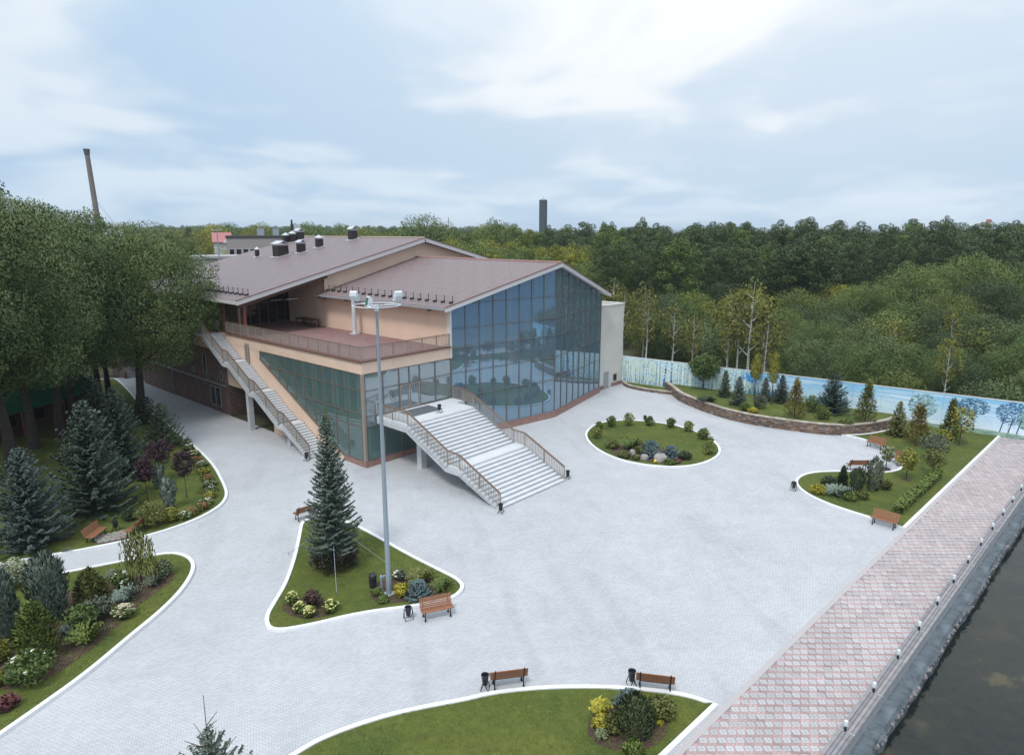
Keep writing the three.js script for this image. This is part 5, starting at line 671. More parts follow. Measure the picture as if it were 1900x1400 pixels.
  [[-11.85, -8.59, 3.2, 2.0, 'round purple-leaved tree farthest back on the shady lawn'], [-11.98, -4.01, 3.5, 1.3, 'slim-trunked purple tree nearest the flower border'], [-14.0, -5.35, 3.1, 1.3, 'purple tree beside the large dark spruce']].forEach(([x, z, h, w, l]) => plant('purple_tree', l, 'tree', x, z, Y, broadCrown({ seed: sd++, h, w, base: 0.45, lobes: 26, leaves: 60, size: 0.19, lobeR: 0.36, pal: PAL.purple }), smallTrunk(h * 0.8, 0.03, 5, w)));
  plant('silver_shrub', 'silvery shrub behind, shorter of the two', 'shrub', -12.46, -7.46, Y, colG(PAL.silver, 1.65, 1.2)); plant('silver_shrub', 'silvery columnar shrub in front, taller of the two', 'shrub', -13.5, -3.02, Y, colG(PAL.silver, 2.1, 1.2));
  plant('golden_shrub', 'yellow-green shrub by the kerb left of the flower border', 'shrub', -14.29, -0.95, Y, bushG(PAL.yellow, 0.9, 1.15)); plant('bush', 'tousled green shrub behind the right garden bench', 'bush', -15.3, -1.0, Y, bushG(PAL.olive, 1.6, 1.7)); plant('bush', 'low dark shrub behind the garden bin', 'bush', -15.82, -3.11, Y, bushG(PAL.dark, 0.65, 1.05));
  [[-7.02, -16.29], [-7.43, -14.6], [-7.81, -12.66], [-8.4, -10.9], [-8.49, -9.6], [-9.1, -8.03], [-9.6, -6.23], [-9.9, -5.04], [-10.35, -3.81], [-10.92, -2.84], [-11.55, -1.95], [-12.1, -1.35], [-12.94, -1.01], [-13.46, -0.75]].forEach(([x, z], i) => { const k = ['w', 'w', 'w', 'r', 'w', 'y', 'r', 'w', 'w', 'y', 'w', 'r', 'r', 'w'][i], p = plant('border_flowers', 'clump of ' + { w: 'white', r: 'red and pink', y: 'yellow-green' }[k] + ' flowers in the curved border along the alley kerb', 'flowers', x, z, Y, bushG(k === 'y' ? PAL.yellow : PAL.lime, 0.38, 0.95, 0.7), null, yaw(), [1, 1, 1], white, M.bark, { w: 'white', r: 'red', y: 'yellow' }[k] + ' border flowers along the alley kerb'); if (k !== 'y') part(p, 'blossom', blooms({ seed: sd++, h: 0.4, w: 0.9, n: 26, size: 0.11, col: k === 'w' ? [[0.75, 0.74, 0.72], [0.7, 0.62, 0.6]] : [[0.5, 0.04, 0.04], [0.55, 0.16, 0.2]] }), white); });
  { const r = rng(360), o = structure('stone_patio', flat(smooth([[-18.6, -0.7], [-16.3, 0.05], [-15.9, -1.3], [-18.2, -2.3]], 1), Y + 0.006), M.soil, 'small patio of irregular flagstones between the two garden benches', 'patio'); for (let k = 0; k < 46; k++) { const gx = (k % 8) / 8, gz = Math.floor(k / 8) / 6, x = lerp(-18.4, -16.1, gx) + gz * 0.25 + (r() - 0.5) * 0.08, z = lerp(-2.1, -1.3, gx) + gz * 1.35 + (r() - 0.5) * 0.06, n = 5 + Math.floor(r() * 2), pts = Array.from({ length: n }, (_, q) => { const a = (q / n) * 6.2832 + r() * 0.4, d = 0.13 + r() * 0.05; return [x + Math.cos(a) * d * 1.15, z + Math.sin(a) * d]; }), g = new THREE.ExtrudeGeometry(shape2(pts.map((p) => [p[0], -p[1]])), { depth: 0.03, bevelEnabled: false }); g.rotateX(-Math.PI / 2); g.translate(0, Y + 0.008, 0); part(o, 'flagstone', g, std([0.24 + r() * 0.08, 0.23 + r() * 0.06, 0.2 + r() * 0.05], 0.9)); } }
  // pale dry ground between the trunks
  structure('dry_ground', flat(smooth([[-24, -16], [-19.5, -17], [-16.8, -19.2], [-14.2, -24.2], [-15.2, -28.6], [-17.5, -31.5], [-26, -34], [-34, -24]], 2), 0.10), std([1, 1, 1], 1, { map: ctex(512, (u, v) => { const n = fbm(u * 8, v * 8, 5, 370, 8), k = sstep(0.42, 0.6, n); return [lerp(0.16, 0.33, k), lerp(0.17, 0.33, k), lerp(0.05, 0.26, k)]; }, 9) }), 'pale bare ground with yellowed grass under the willows', 'ground');
}
// --- near lawn shrubs
{
  const Y = 0.11;
  structure('planting_soil', flat(smooth([[-11.9, 29.6], [-10.8, 28.8], [-9.4, 29.2], [-8.7, 30.4], [-9.0, 31.3], [-10.2, 31.6], [-11.4, 31.0]], 2), Y + 0.012), M.soil, 'mulch under the shrub group of the near lawn', 'soil');
  plant('golden_shrub', 'yellow juniper at the back left of the near lawn group', 'shrub', -10.5, 29.2, Y, junG(PAL.gold, 0.75, 0.95)); plant('golden_shrub', 'yellow shrub at the left of the near lawn group', 'shrub', -11.05, 29.54, Y, bushG(PAL.gold, 0.55, 0.62, 0.9)); plant('bush', 'olive-brown shrub beside the yellow ones on the near lawn', 'bush', -10.85, 29.97, Y, bushG(PAL.olive, 0.75, 0.7)); plant('blue_spruce_shrub', 'dwarf blue spruce behind the near lawn group', 'shrub', -9.25, 29.6, Y, sprG(PAL.blue, 0.62, 1.0)); plant('mountain_pine', 'dark bushy dwarf pine in the middle of the near lawn group', 'pine', -10.4, 30.6, Y, tuftCrown({ seed: 381, h: 1.5, w: 1.5, lobes: 70, leaves: 60, size: 0.17, pal: [[0.045, 0.068, 0.022], [0.085, 0.11, 0.04]], prof: fat, up: 0.8, slim: 3.4, tuft: 0.26 })); plant('bush', 'round olive shrub at the right of the near lawn group', 'bush', -8.93, 30.91, Y, bushG(PAL.olive, 0.8, 0.95, 1.5)); plant('bush', 'tiny pale shrub at the left front of the near lawn group', 'bush', -11.41, 29.82, Y, bushG(PAL.pale, 0.35, 0.4, 0.6)); plant('flowering_plant', 'tiny orange flower clump at the right of the dwarf pine', 'flowers', -9.37, 31.05, Y, bushG(PAL.gold, 0.18, 0.22, 0.4)); plant('bush', 'lime shrub at the bottom frame edge in front of the dwarf pine', 'bush', -11.4, 31.2, Y, bushG(PAL.lime, 0.6, 0.8));
  // spruce whose tip reaches into the bottom of the frame
  const o = plant('spruce_tree', 'spruce tip with long bare leader at the bottom picture edge', 'spruce', -23.5, 26.27, 0, spruceCrown({ seed: 391, h: 6.1, w: 3.9, tiers: 24, pal: PAL.bluespruce, size: 0.62, density: 1.3 }), smallTrunk(5.9, 0.08, 0));
  const sh = [rod(V3(0, 5.6, 0), V3(0.02, 7.0, 0), 0.014, 0.008, 5)]; for (let k = 0; k < 9; k++) { const a = k * 0.9, y = [6.15, 6.1, 6.12, 5.6, 5.5, 5.65, 5.0, 4.9, 5.05][k], l = [0.3, 0.3, 0.3, 0.5, 0.5, 0.5, 0.7, 0.7, 0.7][k]; sh.push(rod(V3(Math.cos(a) * 0.02, y, Math.sin(a) * 0.02), V3(Math.cos(a) * l, y + l * 0.75, Math.sin(a) * l), 0.014, 0.007, 5)); } part(o, 'bare_shoot', merge(sh), std([0.12, 0.09, 0.06], 0.9));
}

// ---------------------------------------------------------------- benches, bins, mast, mural fence
function bench(x, z, fx, fz, label, L = 1.5) {
  const o = thing('park_bench', label, 'bench', [x, 0.004, z], Math.atan2(fx, fz), 'slatted wooden park benches'), slat = box(L, 0.03, 0.062, 0, 0, 0), back = box(L, 0.062, 0.03, 0, 0, 0);
  for (let k = 0; k < 6; k++) part(o, 'seat_slat', slat, M.wood, [0, 0.44 + 0.012 * Math.abs(k - 2), 0.24 - k * 0.075]);
  for (let k = 0; k < 6; k++) { const m = part(o, 'back_slat', back, M.wood, [0, 0.5 + k * 0.075, -0.20 - k * 0.026]); m.rotation.x = -0.33; }
  for (const s of [-1, 1]) { const px = s * (L / 2 - 0.16); part(o, 'iron_leg', merge([bar(V3(px, 0.40, 0.24), V3(px, 0.41, -0.2), 0.045, 0.06), bar(V3(px, 0.42, -0.19), V3(px, 0.98, -0.37), 0.045, 0.04), rod(V3(px, 0.40, 0.16), V3(px, 0.03, 0.20), 0.026, 0.03, 8), rod(V3(px, 0.40, -0.14), V3(px, 0.03, -0.22), 0.026, 0.03, 8), box(0.07, 0.05, 0.15, px, 0, 0.21), box(0.07, 0.05, 0.15, px, 0, -0.24)]), M.iron); }
  part(o, 'tie_rod', rod(V3(-L / 2 + 0.16, 0.33, 0), V3(L / 2 - 0.16, 0.33, 0), 0.012), M.iron);
}
bench(-10.05, 19.45, -0.45, 0.89, 'wooden bench at the front kerb of the three-cornered lawn', 1.55); bench(-8.15, 4.75, 0.1, -1, 'wooden bench behind the tall spruce, seen from its back'); bench(-11.42, 25.3, 0.6, -0.8, 'wooden bench seen from behind, left of the two at the near lawn'); bench(-7.68, 29.85, 0.86, -0.52, 'wooden bench seen from behind, right of the two at the near lawn');
bench(15.3, 32.65, -1, -0.05, 'wooden bench at the lawn corner by the promenade'); bench(31.8, 28.05, -0.94, -0.33, 'wooden bench farthest away, beside the stone wall end'); bench(28.7, 30.35, -0.6, -0.8, 'wooden bench seen side-on in the kerb bay'); bench(24.95, 28.45, 0.75, -0.67, 'wooden bench with its back to the junipers in the kerb bay'); bench(-18.2, -1.75, 0.669, 0.743, 'left of the two facing benches on the flagstone patio'); bench(-16.3, -0.9, -0.669, -0.743, 'right of the two facing benches on the flagstone patio');
const bucket = new THREE.LatheGeometry([[0, 0.2], [0.10, 0.2], [0.155, 0.62], [0.165, 0.63], [0.165, 0.655], [0.14, 0.655], [0.135, 0.6], [0.1, 0.24], [0, 0.24]].map((p) => new THREE.Vector2(...p)), 18), frameSide = (s) => { const c = new THREE.CatmullRomCurve3([V3(s * 0.19, 0.015, 0.16), V3(s * 0.21, 0.28, 0.05), V3(s * 0.185, 0.58, 0), V3(s * 0.21, 0.28, -0.05), V3(s * 0.19, 0.015, -0.16)]); return new THREE.TubeGeometry(c, 24, 0.016, 6); };
const binFrame = merge([frameSide(-1), frameSide(1), rod(V3(-0.19, 0.015, 0.16), V3(0.19, 0.015, 0.16), 0.014), rod(V3(-0.19, 0.015, -0.16), V3(0.19, 0.015, -0.16), 0.014), rod(V3(-0.2, 0.5, 0), V3(0.2, 0.5, 0), 0.014)]);
[[-12.2, 24.75, 0, 0.6, 'black litter bin beside the left near bench'], [-8.05, 29.0, 0, 0.95, 'black litter bin beside the right near bench'], [-11.1, 18.6, 0, -0.4, 'black litter bin at the front kerb of the three-cornered lawn'], [17.5, 26.35, 0, 1.4, 'black litter bin at the rounded tip of the far lawn'], [30.7, 29.2, 0, 2.2, 'black litter bin beside the farthest bench'], [-17.05, -2.0, 0.11, 0.8, 'black litter bin between the two patio benches'], [-2.2, -4.95, 0, 0.4, 'black litter bin at the foot of the side stairs'], [0.75, 13.55, 0, 0.4, 'black litter bin at the left foot of the entrance stairs'], [8.6, 13.05, 0, 0.4, 'black litter bin at the right foot of the entrance stairs'], [5.1, 2.9, 3.955, 0.4, 'black litter bin on the entrance landing'], [25.6, 9.4, 0.0, 1.2, 'dark bin behind the oval lawn']].forEach(([x, z, y, t, l]) => { const o = thing('litter_bin', l, 'litter bin', [x, y + 0.006, z], t, 'black urn-shaped litter bins'); part(o, 'bucket', bucket, M.black); part(o, 'frame', binFrame, M.iron); });
{ const o = thing('cable_drum', 'black rounded canister on the lawn left of the mast', 'canister', [-10.55, 0.11, 15.1], 0.4); part(o, 'body', new THREE.LatheGeometry([[0, 0.0], [0.17, 0.0], [0.19, 0.04], [0.19, 0.48], [0.2, 0.52], [0.2, 0.66], [0.15, 0.74], [0, 0.76]].map((p) => new THREE.Vector2(...p)), 20), M.black); part(o, 'band', new THREE.CylinderGeometry(0.196, 0.196, 0.05, 20).translate(0, 0.45, 0), M.iron); }
{ const o = thing('spotlight_post', 'short grey spotlight post beside the mast foot', 'lamp', [-10.5, 0.11, 15.75]); part(o, 'post', new THREE.LatheGeometry([[0, 0], [0.1, 0], [0.1, 0.06], [0.055, 0.1], [0.05, 0.34], [0.075, 0.4], [0.05, 0.46], [0.05, 0.66], [0.08, 0.72], [0.06, 0.86], [0, 0.92]].map((p) => new THREE.Vector2(...p)), 14), M.galv); part(o, 'spotlight', box(0.16, 0.12, 0.1, 0.13, 0.7, 0.05), M.galv); }
{ // floodlight mast
  const o = thing('floodlight_mast', 'tall grey tapered floodlight mast with a ring of three lamps', 'lamp mast', [-10.41, 0.1, 16.23]), H = 14.55;
  part(o, 'base_plate', box(0.5, 0.05, 0.5, 0, 0, 0), M.galv); part(o, 'pole', merge([new THREE.CylinderGeometry(0.06, 0.138, H - 0.05, 8).translate(0, 0.05 + (H - 0.05) / 2, 0), box(0.13, 0.5, 0.03, 0, 0.6, 0.125)]), M.galv); part(o, 'collar', new THREE.CylinderGeometry(0.12, 0.10, 0.3, 12).translate(0, H - 0.1, 0), M.lampWhite);
  part(o, 'ring', new THREE.TorusGeometry(1.08, 0.024, 8, 40).rotateX(Math.PI / 2).translate(0, H + 0.02, -0.0), M.lampWhite); part(o, 'ring_spoke', merge([0, 1, 2].map((k) => rod(V3(0, H, 0), V3(Math.cos(k * 2.094 + 0.5) * 1.14, H + 0.02, Math.sin(k * 2.094 + 0.5) * 1.14), 0.03))), M.lampWhite);
  // lamp heads: left and right seen from behind, the middle one tipped toward the stairs
  [[-0.82, -0.62, 2.5, 0.9], [0.12, 0.72, -0.4, 0.6], [0.98, 0.55, 0.9, 0.9]].forEach(([x, z, t, tilt], i) => { const a = [Math.atan2(-0.743, -0.669), 0, 0][0], w = sub(o, 'floodlight'), right = V3(0.669, 0, 0.743), fw = V3(0.743, 0, -0.669), p = [right.clone().multiplyScalar(-0.98).add(V3(0, H + 0.42, 0)), fw.clone().multiplyScalar(-0.5).add(right.clone().multiplyScalar(-0.25)).add(V3(0, H + 0.22, 0)), right.clone().multiplyScalar(0.98).add(V3(0, H + 0.42, 0))][i]; w.position.copy(p); w.scale.setScalar(0.76); w.rotation.set(0, [1.1 + Math.PI, -2.2 + 2.6, -0.9][i] + 0.84, 0); const head = extrudeX([[-0.1, -0.28], [0.12, -0.26], [0.17, 0.1], [0.08, 0.3], [-0.06, 0.34], [-0.1, 0.3]], -0.24, 0.24); const q = part(w, 'housing', head, M.lampWhite); q.rotation.x = tilt * 0.4; const gl = part(w, 'lens', boxAB(-0.2, 0.2, -0.22, 0.24, -0.12, -0.105), std([0.03, 0.12, 0.11], 0.1)); gl.rotation.x = tilt * 0.4; part(w, 'bracket', merge([rod(V3(-0.26, 0, 0), V3(-0.2, -0.42, 0), 0.018), rod(V3(0.26, 0, 0), V3(0.2, -0.42, 0), 0.018), rod(V3(-0.2, -0.42, 0), V3(0.2, -0.42, 0), 0.02)]), M.galv); });
}
{ // printed mural on the boundary fence
  const cv = document.createElement('canvas'); cv.width = 2048; cv.height = 256; const c = cv.getContext('2d'), r = rng(400), R = (a, b) => a + (b - a) * r(), W = 2048, H = 256, X = (z) => ((z + 1.7) / 42.7) * W;
  c.fillStyle = 'rgb(168,205,222)'; c.fillRect(0, 0, W, H);
  for (let x = 0; x < W; x += 8) { const k = x / W; for (let y = 0; y < H; y += 8) { const s = k > 0.33 ? lerp(0, 1, y / H) : 0.6; c.fillStyle = `rgb(${Math.round(lerp(140, 238, s) + R(-8, 8))},${Math.round(lerp(200, 244, s) + R(-8, 8))},${Math.round(lerp(238, 250, s) + R(-5, 5))})`; c.fillRect(x, y, 8, 8); } }
  for (let k = 0; k < 60; k++) { c.fillStyle = `rgba(235,243,250,${R(0.15, 0.5)})`; c.beginPath(); c.ellipse(R(0.36 * W, W), R(10, 150), R(30, 120), R(4, 14), 0.06, 0, 6.3); c.fill(); }
  // birch wood on the first third
  for (let k = 0; k < 3800; k++) { const x = R(-10, 0.37 * W), y = Math.pow(r(), 0.8) * 215; c.fillStyle = ['rgba(196,214,178,.55)', 'rgba(150,186,170,.5)', 'rgba(120,170,190,.5)', 'rgba(222,232,225,.6)', 'rgba(96,140,140,.45)', 'rgba(205,210,150,.5)'][Math.floor(r() * 6)]; c.beginPath(); c.ellipse(x, y, R(2, 8), R(2, 5), r() * 3, 0, 6.3); c.fill(); }
  for (let k = 0; k < 150; k++) { const x = R(0, 0.38 * W), w = R(1, 4), top = R(0, 90); c.fillStyle = k % 3 ? 'rgba(236,242,245,.75)' : 'rgba(90,130,160,.6)'; c.fillRect(x, top, w, 235 - top); }
  for (let k = 0; k < 260; k++) { c.strokeStyle = 'rgba(215,220,165,.6)'; c.lineWidth = R(0.7, 1.8); const x = R(0, 0.16 * W), y = R(0, 120); c.beginPath(); c.moveTo(x, y); c.lineTo(x + R(-20, 20), y + R(15, 50)); c.stroke(); }
  for (const [z, w, lean] of [[4.6, 9, 0], [4.0, 9, -16], [8.3, 7, 4], [9.4, 6, 0], [1.2, 4, 0]]) { for (let y = 10; y < 240; y += 4) { const x = X(z) + lean * (y / 240) + R(-1, 1); c.fillStyle = r() < 0.45 ? 'rgb(38,92,160)' : y > 150 ? 'rgb(60,120,180)' : 'rgb(190,220,238)'; c.fillRect(x, y, w, 5); } }
  c.fillStyle = 'rgba(190,205,165,.75)'; c.fillRect(0, 232, 0.4 * W, 24); for (let k = 0; k < 240; k++) { c.fillStyle = 'rgba(40,70,95,.5)'; const x = R(0, 0.45 * W); c.fillRect(x, R(195, 225), R(1, 3), R(10, 30)); }
  // distant pines and blue snow-light in the middle
  for (let k = 0; k < 190; k++) { const x = R(0.33 * W, 0.58 * W), h = R(30, 110); c.fillStyle = ['rgba(60,110,130,.55)', 'rgba(90,150,170,.5)', 'rgba(50,90,110,.5)'][k % 3]; c.beginPath(); c.moveTo(x, 225 - h); c.lineTo(x + h * 0.14, 232); c.lineTo(x - h * 0.14, 232); c.fill(); }
  c.fillStyle = 'rgba(70,150,225,.8)'; for (let k = 0; k < 24; k++) { c.beginPath(); c.ellipse(R(0.335 * W, 0.37 * W), R(20, 90), R(4, 12), R(4, 12), 0, 0, 6.3); c.fill(); }
  // meadow trees on the right
  const crown = (z, y, rx, ry, dark) => { for (let k = 0; k < 420; k++) { const a = R(0, 6.3), f = Math.sqrt(r()); c.fillStyle = dark ? ['rgba(42,78,120,.75)', 'rgba(80,120,150,.7)', 'rgba(40,70,100,.7)', 'rgba(120,160,180,.6)'][k % 4] : ['rgba(92,132,130,.75)', 'rgba(140,175,165,.7)', 'rgba(65,100,110,.7)', 'rgba(170,200,190,.6)'][k % 4]; c.beginPath(); c.ellipse(X(z) + Math.cos(a) * rx * f, y + Math.sin(a) * ry * f, R(2, 6), R(2, 5), 0, 0, 6.3); c.fill(); } };
  crown(29.4, 105, 56, 88, false); crown(32.0, 175, 26, 44, false); crown(33.2, 70, 62, 60, true); crown(36.2, 85, 62, 78, true); crown(37.3, 120, 40, 70, false);
  c.strokeStyle = 'rgba(40,60,80,.9)'; c.lineWidth = 4; for (const z of [35.6, 36.2, 36.8]) { c.beginPath(); c.moveTo(X(z), 120); c.lineTo(X(z) - 10, 225); c.stroke(); } c.strokeStyle = 'rgba(235,245,250,.9)'; c.lineWidth = 3; c.beginPath(); c.moveTo(X(37.4), 140); c.lineTo(X(36.9), 226); c.stroke();
  c.fillStyle = 'rgba(150,180,165,.9)'; c.beginPath(); c.moveTo(0.6 * W, 236); for (let x = 0.6 * W; x <= W; x += 30) c.lineTo(x, 226 + 8 * Math.sin(x * 0.01)); c.lineTo(W, H); c.lineTo(0.6 * W, H); c.fill(); for (let k = 0; k < 300; k++) { c.fillStyle = 'rgba(80,115,95,.5)'; c.fillRect(R(0.6 * W, W), R(226, 254), R(8, 40), 2); }
  const t = new THREE.CanvasTexture(cv); t.colorSpace = THREE.SRGBColorSpace; t.wrapS = t.wrapT = THREE.ClampToEdgeWrapping;
  const mm = std([1, 1, 1], 0.6, { map: t }), f = thing('mural_fence', 'long boundary fence printed with a blue birch wood and meadow scene', 'fence'), h = 3.3, step = 42.7 / 17;
  for (let k = 0; k < 17; k++) {
    const z0 = -1.7 + k * step + 0.01, z1 = -1.7 + (k + 1) * step - 0.01, x0 = fenceX(z0), x1 = fenceX(z1), g = new THREE.BoxGeometry(Math.hypot(z1 - z0, x1 - x0), h, 0.05), uv = g.attributes.uv, u0 = k / 17, u1 = (k + 1) / 17;
    for (let i = 0; i < uv.count; i++) { const p = g.attributes.position; uv.setXY(i, lerp(u0, u1, p.getX(i) < 0 ? 0 : 1), p.getY(i) > 0 ? 1 : 0); }
    const m = part(f, 'panel', g, mm, [(x0 + x1) / 2, 0.04 + h / 2, (z0 + z1) / 2]); m.rotation.y = Math.atan2(-(z1 - z0), x1 - x0);
    part(f, 'top_rail', bar(V3(x0, h + 0.07, z0), V3(x1, h + 0.07, z1), 0.1, 0.07), M.white); part(f, 'post', boxAB(x0 + 0.04, x0 + 0.14, 0, h, z0 - 0.05, z0 + 0.05), M.galv);
  }
}
// ---------------------------------------------------------------- trees round the place
// big willows on the left
{
  const W = [0, 1, 2].map((k) => broadCrown({ seed: 500 + k, h: 20, w: 14, base: 0.26, lobes: 104, leaves: 950, size: 0.2, lobeR: 0.235, droop: 0.4, pal: PAL.willow, slim: 2.3 })), T = [0, 1].map((k) => trunkGeo({ seed: 510 + k, h: 15, r0: 0.42, limbs: 9, from: 0.4, spread: 0.42, w: 11 }));
  [[-18.6, -19.4, 1.0, 0.98, 0, 'big willow with the thickest trunk at the left edge'], [-16.0, -24.5, 0.95, 0.92, 1, 'willow with a straight trunk behind the left edge one'], [-13.6, -26.6, 0.92, 0.9, 2, 'willow with a leaning trunk before the green roof'], [-11.3, -31, 0.95, 0.92, 0, 'willow between green-roofed lodge and alley'], [-8.3, -33.2, 0.82, 0.80, 1, 'willow hanging over the alley end'], [-5.6, -39.5, 0.72, 0.78, 2, 'willow on the kerb side at the alley end'], [-25, -14, 1.06, 1.04, 2, 'willow crown filling the left picture edge'], [-24, -28, 1.05, 1.04, 0, 'willow crown behind the left picture edge'], [-17, -38, 1.0, 1.0, 1, 'willow crown behind the green-roofed lodge'], [-9, -48, 0.85, 0.9, 0, 'farther willow beyond the alley steps'], [-6.9, -27.0, 1.04, 0.84, 1, 'willow leaning over the alley toward the pavilion eaves']].forEach(([x, z, s, sy, k, l], i) => { const o = plant('willow_tree', l, 'tree', x, z, 0.05, W[k], T[i % 2], i * 1.3, [s, sy * 1.1, s], leafM([[1, 1, 1], [1.08, 1.05, 0.9], [0.92, 0.98, 1.0]][i % 3])); if (i === 2) o.rotation.z = 0.06; if (i === 10) { o.rotation.set(0, 0, -0.13); } });
}
// wood beyond the fence and behind the roofs
const protoLeaves = { tall: 5200, round: 5600 };
const PR = {
  tall: [0, 1, 2].map((k) => ({ h: 18, crown: broadCrown({ seed: 520 + k, h: 18, w: 6.6, base: 0.06, lobes: 50, leaves: 240, size: 0.34, lobeR: 0.32, droop: 0.25, pal: PAL.green, egg: 0.5 }), trunk: trunkGeo({ seed: 530 + k, h: 14, r0: 0.2, limbs: 4, w: 6 }) })),
  round: [0, 1, 2].map((k) => ({ h: 10, crown: broadCrown({ seed: 540 + k, h: 10, w: 10.5, base: 0.03, lobes: 46, leaves: 400, size: 0.27, lobeR: 0.3, droop: 0.3, pal: PAL.willow, slim: 2.6, egg: 0.46 }), trunk: trunkGeo({ seed: 550 + k, h: 7.5, r0: 0.24, limbs: 6, from: 0.2, w: 8 }) })),
  great: [0, 1].map((k) => ({ h: 14, crown: broadCrown({ seed: 545 + k, h: 14, w: 14.5, base: 0.03, lobes: 70, leaves: 640, size: 0.25, lobeR: 0.25, droop: 0.35, pal: PAL.willow, slim: 2.4, egg: 0.46 }), trunk: trunkGeo({ seed: 555 + k, h: 10, r0: 0.35, limbs: 7, from: 0.2, w: 10 }) })),
  birch: [0, 1].map((k) => ({ h: 11, crown: broadCrown({ seed: 560 + k, h: 11, w: 4.2, base: 0.36, lobes: 34, leaves: 30, size: 0.34, lobeR: 0.3, droop: 0.5, pal: [[0.075, 0.1, 0.024], [0.15, 0.165, 0.045]] }), trunk: trunkGeo({ seed: 570 + k, h: 10.6, r0: 0.14, limbs: 11, from: 0.3, spread: 0.22, w: 4 }), bark: M.birch })),
  shrub: [0, 1].map((k) => ({ h: 4, crown: broadCrown({ seed: 580 + k, h: 4, w: 5.5, base: 0.0, lobes: 40, leaves: 230, size: 0.2, lobeR: 0.32, droop: 0.1, pal: PAL.willow, egg: 0.4 }), trunk: trunkGeo({ seed: 590 + k, h: 2.6, r0: 0.1, limbs: 6, from: 0.1, w: 4 }) })),
};
const tones = { dark: [0.66, 0.70, 0.86], mid: [1.0, 1.05, 0.8], warm: [1.5, 1.25, 0.6], gold: [2.1, 1.5, 0.5], gray: [0.95, 0.95, 1.0], lightw: [1.25, 1.22, 0.9], olive: [1.15, 1.0, 0.6], deep: [0.5, 0.56, 0.56] };  // deep, mixed among lighter trees, puts shaded gaps into the leaf colour
const toneM = Object.fromEntries(Object.entries(tones).map(([k, v]) => [k, leafM(v)]));
const wood = [];   // kind, x, z, height, width factor, tone, label, group
const depth = (x, z) => (x - EYE.x) * YAW.x + (z - EYE.z) * YAW.y, side = (x, z) => (x - EYE.x) * 0.6691 + (z - EYE.z) * 0.7431, inView = (x, z, m = 8) => { const d = depth(x, z); return d > 20 && Math.abs(side(x, z)) < d * 0.79 + m; };
